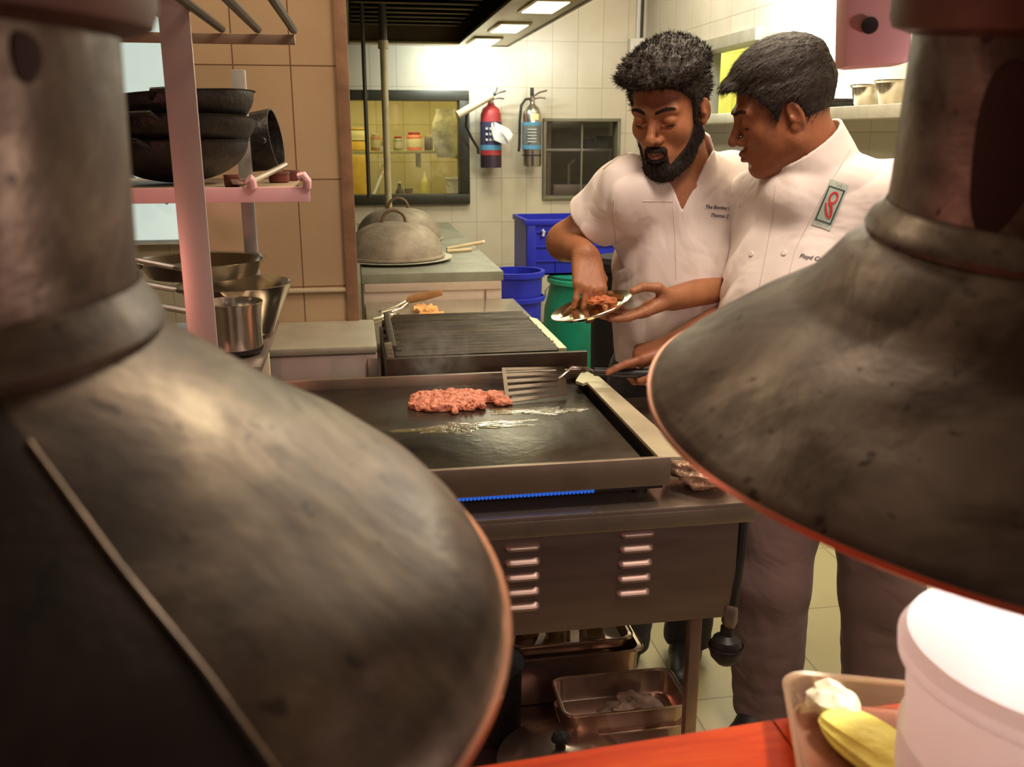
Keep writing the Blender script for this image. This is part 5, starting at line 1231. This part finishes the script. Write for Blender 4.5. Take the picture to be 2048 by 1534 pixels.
def drape(me, org, ux, uy, n_out, G, mt, name, parent, lift=0.0012):
    P = np.array([org+v.co.x*ux+v.co.y*uy+n_out*0.10 for v in me.vertices])
    t = np.zeros(len(P))
    for it in range(60):
        d = G.ev(P-n_out*t[:, None]); t = t+np.clip((d-lift)*0.7, -0.004, 0.02)
    P = P-n_out*t[:, None]
    for v, p in zip(me.vertices, P): v.co = p
    me.materials.clear(); me.materials.append(mt)
    o = bpy.data.objects.new(name, me); COL.objects.link(o); o.parent = parent
    if parent.type == 'EMPTY': o.matrix_parent_inverse = Matrix.LocRotScale(parent.location, parent.rotation_euler, None).inverted()
    return o
def trousers(name, S, parent, mt, top, rt, rk, ra, seat=0.13):
    T = Fld()
    pe = V3(*S['pelvis'])
    T.ell(pe, (seat*1.25, seat, 0.2), 0.05)
    for (hip, kn, an) in S['legs']:
        T.cap(hip, kn, rt, rk, 0.06); T.cap(kn, V3(*an)-V3(0, 0, 0.02), rk, ra, 0.03)
    def wrk(P):
        return -(vnoise(P*V3(14, 14, 7))*0.005+vnoise(P*V3(34, 34, 16)+5)*0.0025+0.0016*sstep(0.45-P[:, 2], 0.0, 0.3)*np.abs(np.sin(P[:, 2]*60+4*P[:, 0])))
    T.fn(wrk, 'd'); T.fn(lambda P: P[:, 2]-top, 'i', 0.004); T.fn(lambda P: 0.055-P[:, 2], 'i', 0.004)
    return fmesh(name, T, [(pe-V3(0.32, 0.32, pe[2]-0.04), pe+V3(0.32, 0.32, 0.15), 0.0065)], mt, parent)
def shoes(S, parent, mt, fdir):
    for (hip, kn, an) in S['legs']:
        F = Fld(); a = V3(an[0], an[1], 0); d = nrm(V3(*fdir))
        F.cap(a+V3(0, 0, 0.05)-d*0.03, a+V3(0, 0, 0.045)+d*0.05, 0.042, 0.04, 0.02); F.cap(a+d*0.05+V3(0, 0, 0.04), a+d*0.16+V3(0, 0, 0.032), 0.042, 0.032, 0.02); F.cap(a+V3(0, 0, 0.06), a+V3(0, 0, 0.11), 0.045, 0.048, 0.02)
        F.fn(lambda P: 0.003-P[:, 2], 'i', 0.004)
        c = a+d*0.06; fmesh('shoe', F, [(c-V3(0.2, 0.2, 0.02), c+V3(0.2, 0.2, 0.18), 0.007)], mt, parent)

# ---------------- the bearded cook
def hair1(Q):
    x, y, z = Q[:, 0], Q[:, 1], Q[:, 2]
    zh = np.interp(y, [-0.12, -0.07, -0.035, -0.018, 0.002, 0.022, 0.030, 0.050, 0.066, 0.09], [-0.07, -0.07, -0.045, 0.024, 0.026, -0.03, 0.030, 0.055, 0.068, 0.076])
    m = sstep(z-zh, -0.004, 0.006)
    t = 0.006+0.005*sstep(z, 0.0, 0.04)+0.021*sstep(z, 0.060, 0.105)+0.016*sstep(y, 0.015, 0.075)*sstep(z, 0.060, 0.085)
    nz = vnoise(Q*V3(95, 60, 95))*0.0028+vnoise(Q*V3(230, 140, 230)+9)*0.0014
    return m*(t+nz*sstep(t, 0.005, 0.02)*1.3+0.3*nz)-(1-m)*0.008
def beard1(Q):
    x, y, z = np.abs(Q[:, 0]), Q[:, 1], Q[:, 2]
    # cheek line from sideburn down to the moustache, open round the mouth
    up = np.interp(x, [0.0, 0.020, 0.028, 0.040, 0.052, 0.062, 0.075], [-0.046, -0.047, -0.056, -0.062, -0.038, -0.006, 0.006])
    m = sstep(up-z, -0.003, 0.004)*sstep(y, -0.016, -0.006)
    yb = np.interp(z, [-0.095, -0.08, -0.065, -0.045, -0.02, 0.0], [0.090, 0.070, 0.054, 0.037, 0.021, 0.010])
    m = m*(1-sstep(y-yb, -0.003, 0.003)*sstep(x, 0.024, 0.029)*sstep(z, -0.094, -0.088))
    mouth = sstep(((x/0.0205)**2+((z+0.0655)/0.0095)**2), 0.85, 1.35)
    soul = 1-(1-sstep(((x-0.013)/0.006)**2+((z+0.081)/0.003)**2, 0.6, 1.4))*0.6
    m = m*mouth*soul
    t = 0.0032+0.0085*sstep(-z, 0.080, 0.110)+0.002*sstep(-z, 0.03, 0.06)
    return m*(t+vnoise(Q*150)*0.0014)-(1-m)*0.008
def comb1(q): return np.stack([q[:, 0]*3, 0.5+0*q[:, 0], 0.5+0*q[:, 0]], 1)
S1 = dict(head=((0.666, 1.95, 1.471), (3.966, 0.374, -0.011), 0.965), neck=(0.722, 2.005, 1.345), neckr=0.054, full=0.0,
    cdir=(-0.45, -0.89, 0), shR=(0.595, 1.995, 1.305), shL=(0.862, 2.075, 1.305), chest=(0.735, 2.045, 1.18), belly=(0.765, 2.055, 1.03), pelvis=(0.780, 2.11, 0.88),
    elR=(0.482, 2.105, 1.180), wrR=(0.497, 1.970, 1.167), elL=(0.935, 2.010, 1.102), wrL=(0.673, 1.885, 1.080), tw=0.142, td=0.112, bw=1.04, bd=1.05, cav=(0.004, 0.30),
    handR=dict(a=(-0.02, -0.62, -0.78), n=(-0.05, 0.78, -0.62), curl=[(38, 44, 25, 0.05), (34, 42, 25, 0.0), (30, 40, 25, -0.04), (28, 38, 24, -0.10)], thumb=[(0.65, 0.55, 0.60), (0.85, -0.05, 0.65), (0.85, -0.30, 0.55)]),
    handL=dict(a=(-0.93, -0.18, -0.30), n=(-0.28, 0.20, 0.93), curl=[(4, 10, 8, 0.02), (8, 14, 10), (14, 24, 16), (20, 34, 22)], thumb=[(0.62, 0.35, 0.78), (0.95, -0.10, 0.42), (0.99, -0.12, 0.02)]),
    legs=[((0.70, 2.16, 0.82), (0.70, 2.16, 0.45), (0.69, 2.20, 0.08)), ((0.85, 2.17, 0.82), (0.86, 2.17, 0.45), (0.87, 2.20, 0.08))],
    hair=hair1, beard=beard1, comb=comb1, nh=9000, hlen=0.013, hj=0.5, hup=0.9)
P1, toL1, toW1, nb1 = make_person('bearded cook in white jacket looking down at the steel plate he holds', (0.755, 2.08, 0.0), S1, SKIN1)
J1, G1 = garment('jacket', S1, P1, 0.845, (0.60, 0.72, 0.066), (1.262, 0.42, -0.012), 0.055, JACKET, wr_seed=1)
trousers('trousers', S1, P1, TROUS2, 0.90, 0.085, 0.07, 0.062)
shoes(S1, P1, BLACK, (-0.45, -0.89, 0))

# ---------------- the second cook, in profile
def hair2(Q):
    x, y, z = Q[:, 0], Q[:, 1], Q[:, 2]
    zh = np.interp(y, [-0.12, -0.085, -0.05, -0.030, -0.018, 0.004, 0.024, 0.034, 0.050, 0.068, 0.09], [-0.055, -0.055, -0.045, -0.015, 0.024, 0.026, -0.012, 0.022, 0.048, 0.062, 0.070])
    m = sstep(z-zh, -0.003, 0.005)
    t = 0.0075+0.005*sstep(z, 0.0, 0.04)+0.013*sstep(z, 0.06, 0.11)+0.015*sstep(y, 0.065, 0.10)*sstep(z, 0.055, 0.075)*(1-sstep(z, 0.085, 0.11))
    nz = vnoise(Q*V3(160, 40, 120))*0.0012+vnoise(Q*V3(300, 70, 260)+4)*0.0007
    return m*(t+nz)-(1-m)*0.008
def comb2(q): return np.stack([q[:, 0]*1.5, 1.0+0*q[:, 0], -0.25-6*np.maximum(0, 0.06-q[:, 2])], 1)
S2 = dict(head=((0.848, 1.80, 1.468), (2.857, 0.355, 0.137), 0.975), neck=(0.925, 1.795, 1.362), neckr=0.062, full=1.0,
    cdir=(-0.82, -0.57, 0), shR=(0.885, 1.950, 1.280), shL=(1.055, 1.680, 1.300), chest=(0.962, 1.824, 1.185), belly=(0.925, 1.815, 1.02), pelvis=(1.000, 1.80, 0.88),
    elR=(0.900, 1.955, 1.06), wrR=(0.675, 1.872, 0.980), elL=(1.135, 1.600, 1.065), wrL=(0.985, 1.480, 0.945), tw=0.170, td=0.116, bw=1.02, bd=1.22, cav=(0.024, 0.45),
    handR=dict(a=(-0.97, -0.04, -0.22), n=(-0.22, 0.10, -0.95), curl=[(0, 6, 5, 0.06), (46, 72, 40), (62, 80, 40), (64, 80, 40)], thumb=[(0.72, 0.42, 0.60), (0.95, -0.05, 0.35), (0.98, -0.15, 0.15)]),
    handL=dict(a=(-0.6, -0.5, -0.6), n=(-0.3, 0.3, -0.9), curl=[(20, 30, 20)]*4, thumb=[(0.7, 0.5, 0.4), (0.9, 0.1, 0.3), (0.95, 0, 0.2)]),
    legs=[((0.955, 1.86, 0.82), (0.925, 1.84, 0.42), (0.945, 1.85, 0.08)), ((1.085, 1.76, 0.82), (1.155, 1.76, 0.42), (1.185, 1.77, 0.08))],
    hair=hair2, comb=comb2, nh=9000, hlen=0.019, hj=0.16, hup=0.16, ctilt=0.8)
P2, toL2, toW2, nb2 = make_person('clean shaven cook in white jacket seen in profile, reaching for the spatula', (1.0, 1.80, 0.0), S2, SKIN2)
J2, G2 = garment('jacket', S2, P2, 0.78, (0.70, 0.75, 0.068), None, 0.050, JACKET, wr_seed=6, extra=lambda G: G.ell(V3(0.925, 1.795, 1.362)+V3(-0.82, -0.57, 0)*0.030-V3(0, 0, 0.060), (0.066, 0.055, 0.045), 0.05))
trousers('trousers', S2, P2, TROUS, 0.86, 0.105, 0.088, 0.078, 0.135)
shoes(S2, P2, BLACK, (-0.82, -0.57, 0))

# ---------------- embroidery and badge
def cdirs(S):
    c = nrm(V3(*S['cdir'])*V3(1, 1, 0)); return c, np.cross(c, V3(0, 0, 1))
def surf_pt(G, px, py, Y0=1.4):
    d = nrm(np.array(raydir(px, py))); p = V3(0, 0, CAMH)+d*Y0
    for _ in range(120):
        e = float(G.ev(p[None])[0])
        if abs(e) < 0.0004: break
        p = p+d*max(0.0006, min(e*0.7, 0.05)) if e > 0 else p+d*e*0.5
    return p
def gnorm(G, p):
    e = 0.01; g = V3(*[float(G.ev((p+v)[None])[0]-G.ev((p-v)[None])[0]) for v in (V3(e, 0, 0), V3(0, e, 0), V3(0, 0, e))]); return nrm(g)
def text_at(G, S, txt, px, py, px2, py2, size, name, parent, mt=THREAD, slant=0.3, bold=0.0):
    a = surf_pt(G, px, py); b = surf_pt(G, px2, py2); n = gnorm(G, (a+b)/2); ux = nrm(b-a); uy = nrm(np.cross(n, ux))
    return stick_text(txt, None, a, ux, uy, size, mt, name, parent, G, n, slant, bold)
text_at(G1, S1, 'The Bombay C', 1409, 417, 1469, 421, 0.0108, 'embroidered_text', J1, bold=0.0002)
text_at(G1, S1, 'Thomas Z', 1419, 434, 1466, 438, 0.0108, 'embroidered_text', J1, bold=0.0002)
text_at(G2, S2, 'Floyd Ca', 1598, 515, 1640, 522, 0.0115, 'embroidered_text', J2, bold=0.0002)
# badge: grey green patch with dark frame lines and a red figure
pc = surf_pt(G2, 1660, 410); pu = surf_pt(G2, 1675, 372); pl = surf_pt(G2, 1636, 406); n = gnorm(G2, pc)
uy = nrm(pu-surf_pt(G2, 1643, 448)); ux = nrm(np.cross(uy, n)); uy = nrm(np.cross(n, ux))
def patch(name, polys, mt, lift, parent):
    bm = bmesh.new()
    for (x0, x1, y0, y1) in polys:
        nx = max(1, int((x1-x0)/0.003)); ny = max(1, int((y1-y0)/0.003)); g = [[bm.verts.new((x0+(x1-x0)*i/nx, y0+(y1-y0)*j/ny, 0)) for j in range(ny+1)] for i in range(nx+1)]
        for i in range(nx):
            for j in range(ny): bm.faces.new((g[i][j], g[i+1][j], g[i+1][j+1], g[i][j+1]))
    me = bpy.data.meshes.new(name); bm.to_mesh(me); bm.free()
    return drape(me, pc, ux, uy, n, G2, mt, name, parent, lift)
W_, H_ = 0.0185, 0.046
pa = patch('badge', [(-W_, W_, -H_, H_)], mat('grey_green_badge', (0.42, 0.50, 0.42), 0.8), 0.0012, J2)
patch('badge_frame', [(-W_*0.86, W_*0.86, 0.0325, 0.0345), (-W_*0.86, W_*0.86, -0.0350, -0.0325), (-W_*0.86, -W_*0.72, -0.034, 0.034), (W_*0.72, W_*0.86, -0.034, 0.034)], mat('dark_green_thread', (0.03, 0.06, 0.05), 0.8), 0.0020, J2)
def ring_patch(name, curves, w, mt, lift, parent):
    bm = bmesh.new()
    for pts in curves:
        L = []; 
        for i, p in enumerate(pts):
            a = pts[max(0, i-1)]; b = pts[min(len(pts)-1, i+1)]; d = Vector((b[0]-a[0], b[1]-a[1])).normalized(); q = Vector((-d.y, d.x))*w
            L.append((bm.verts.new((p[0]+q.x, p[1]+q.y, 0)), bm.verts.new((p[0]-q.x, p[1]-q.y, 0))))
        for a, b in zip(L, L[1:]): bm.faces.new((a[0], a[1], b[1], b[0]))
    me = bpy.data.meshes.new(name); bm.to_mesh(me); bm.free()
    return drape(me, pc, ux, uy, n, G2, mt, name, parent, lift)
up_ = [(0.001+0.0068*math.cos(a), 0.015+0.0105*math.sin(a)) for a in [2*PI*k/24 for k in range(25)]]
lo_ = [(0.0088*math.cos(a)-0.001, -0.010+0.0155*math.sin(a)) for a in [R(60)+R(300)*k/24*1.0 for k in range(25)]]
ring_patch('badge_emblem', [up_, [(x, y) for x, y in [(0.0-0.009*math.cos(R(20+11*k)), -0.006-0.0165*math.sin(R(-30+11*k))) for k in range(22)]], [(-0.004, 0.004), (0.006, -0.006), (0.004, -0.012)]], 0.0018, mat('red_thread', (0.62, 0.03, 0.03), 0.7), 0.0024, J2)
stick_text('THE', None, pc-ux*0.0065+uy*0.0365, ux, uy, 0.0075, THREAD, 'badge_text', J2, G2, n, 0, 0.0001)
stick_text('CANTEEN', None, pc-ux*0.0155-uy*0.0430, ux, uy, 0.0062, THREAD, 'badge_text', J2, G2, n, 0, 0.0)
# buttons on the second jacket
for (px, py) in ((1503, 508), (1568, 506)):
    p = surf_pt(G2, px, py); nn = gnorm(G2, p)
    MB().lathe([(0.0055, 0), (0.006, 0.001), (0.0045, 0.0022), (0, 0.002)], tuple(p), 18, axis=tuple(nn)).build('button', mat('cream_button', (0.70, 0.62, 0.55), 0.5), J2)
def seam_line(G, parent, pts, w=0.0011, name='seam', mt=None):
    out = []
    for (a, b) in zip(pts, pts[1:]):
        for k in range(6): out.append((a[0]+(b[0]-a[0])*k/6, a[1]+(b[1]-a[1])*k/6))
    out.append(pts[-1]); q = [surf_pt(G, *p) for p in out]
    MB().tube([tuple(p) for p in q], w, 6).build(name, mt or SEAMC, parent)
SEAMC = mat('shirt_seam', (0.62, 0.52, 0.46), 0.8)
seam_line(G1, J1, [(1207, 338), (1240, 312), (1284, 298)])
seam_line(G1, J1, [(1228, 400), (1227, 440), (1232, 488)])
seam_line(G1, J1, [(1285, 402), (1345, 403)])
seam_line(G1, J1, [(1345, 400), (1350, 470), (1352, 560)], 0.0008)
seam_line(G2, J2, [(1552, 372), (1545, 440), (1530, 520), (1515, 590)], 0.0010)
seam_line(G2, J2, [(1700, 300), (1640, 400), (1590, 500), (1575, 560)], 0.0009)
# plate held by the bearded cook
t = thing('steel_plate', 'oval shiny steel plate held up by the bearded cook', 'plate', (0.492, 1.880, 1.058), rot=(R(3), R(-17), R(0)))
MB().lathe([(0.0, 0), (0.060, 0.0), (0.068, 0.002), (0.073, 0.009), (0.088, 0.012), (0.0895, 0.0135), (0.088, 0.0145), (0.072, 0.0115), (0.066, 0.0045), (0.058, 0.003), (0, 0.0025)], n=72, sy=0.86).build('body', mat('yellow_lit_steel_plate', (0.78, 0.72, 0.50), 0.16, 1.0, 0.05), t)
tag(crumple(0.513, 1.895, 1.078, 0.030, 0.024, 0.009, 31, 0.3, 40, 20).build('spiced_meat', mat('spiced_minced_meat', (0.42, 0.12, 0.04), 0.5, 0, 0.35, 60, 0.6, 120)), 'reddish brown food on the steel plate under the fingers', 'food', kind='stuff')

# ---------------- minced meat on the griddle
mf = Fld(); rg = np.random.default_rng(12)
for k in range(150):
    u = rg.random(); x = 0.108+0.185*u; env = 0.5+0.5*math.sin(PI*min(1, u*1.25)); y = 1.822+0.060*env*(rg.random()*2-1)
    if abs(u-0.80) < 0.11 and abs(y-1.810) < 0.020: continue
    a = rg.random()*PI; L = 0.005+0.006*rg.random(); z = 0.8875+0.005*rg.random()*env
    mf.cap((x-L*math.cos(a), y-L*math.sin(a)*1.2, z), (x+L*math.cos(a), y+L*math.sin(a)*1.2, z+0.005*rg.random()), 0.0050+0.003*rg.random(), 0.0045+0.003*rg.random(), 0.010)
mf.fn(lambda P: vnoise(P*110)*0.0040+vnoise(P*300)*0.0018, 'd'); mf.fn(lambda P: 0.8854-P[:, 2], 'i', 0.002)
mo = fmesh('minced_meat', mf, [((0.08, 1.72, 0.880), (0.32, 1.93, 0.93), 0.0017)], mat('raw_pink_minced_meat', (0.60, 0.21, 0.12), 0.38, 0, 0.3, 60, 0.5, 180, sss=0.1))
tag(mo, 'salmon pink strip of minced meat frying on the black griddle', 'meat', kind='stuff')
# ---------------- steam
m, nt, b = newmat('thin_steam'); nt.nodes.remove(b); out = nt.nodes['Material Output']
pv = nt.nodes.new('ShaderNodeVolumePrincipled'); pv.inputs['Color'].default_value = (1, 0.98, 0.95, 1); pv.inputs['Anisotropy'].default_value = 0.2
tc = nt.nodes.new('ShaderNodeTexCoord'); nz = nt.nodes.new('ShaderNodeTexNoise'); nz.inputs['Scale'].default_value = 2.6; nz.inputs['Detail'].default_value = 4; nz.inputs['Distortion'].default_value = 0.8
nt.links.new(tc.outputs['Object'], nz.inputs['Vector'])
ln_ = nt.nodes.new('ShaderNodeVectorMath'); ln_.operation = 'LENGTH'; nt.links.new(tc.outputs['Object'], ln_.inputs[0])
fall = nt.nodes.new('ShaderNodeMapRange'); fall.inputs[1].default_value = 1.0; fall.inputs[2].default_value = 0.15; fall.inputs[3].default_value = 0.0; fall.inputs[4].default_value = 1.0; nt.links.new(ln_.outputs['Value'], fall.inputs[0])
mr = nt.nodes.new('ShaderNodeMapRange'); mr.inputs[1].default_value = 0.42; mr.inputs[2].default_value = 0.72; mr.inputs[3].default_value = 0.0; mr.inputs[4].default_value = 9.0; nt.links.new(nz.outputs['Fac'], mr.inputs[0])
ml = nt.nodes.new('ShaderNodeMath'); ml.operation = 'MULTIPLY'; nt.links.new(mr.outputs[0], ml.inputs[0]); nt.links.new(fall.outputs[0], ml.inputs[1]); nt.links.new(ml.outputs[0], pv.inputs['Density'])
nt.links.new(pv.outputs[0], out.inputs['Volume'])
pr = [(0.001, -1)]+[(math.cos(a), math.sin(a)) for a in [-PI/2+PI*k/14 for k in range(1, 14)]]+[(0.001, 1)]
so = MB().lathe(pr, n=28, cap=False).build('steam', m, loc=(0.155, 1.83, 0.985)); so.scale = (0.095, 0.07, 0.092)
tag(so, 'thin white steam rising from the meat on the griddle', 'steam', kind='stuff')
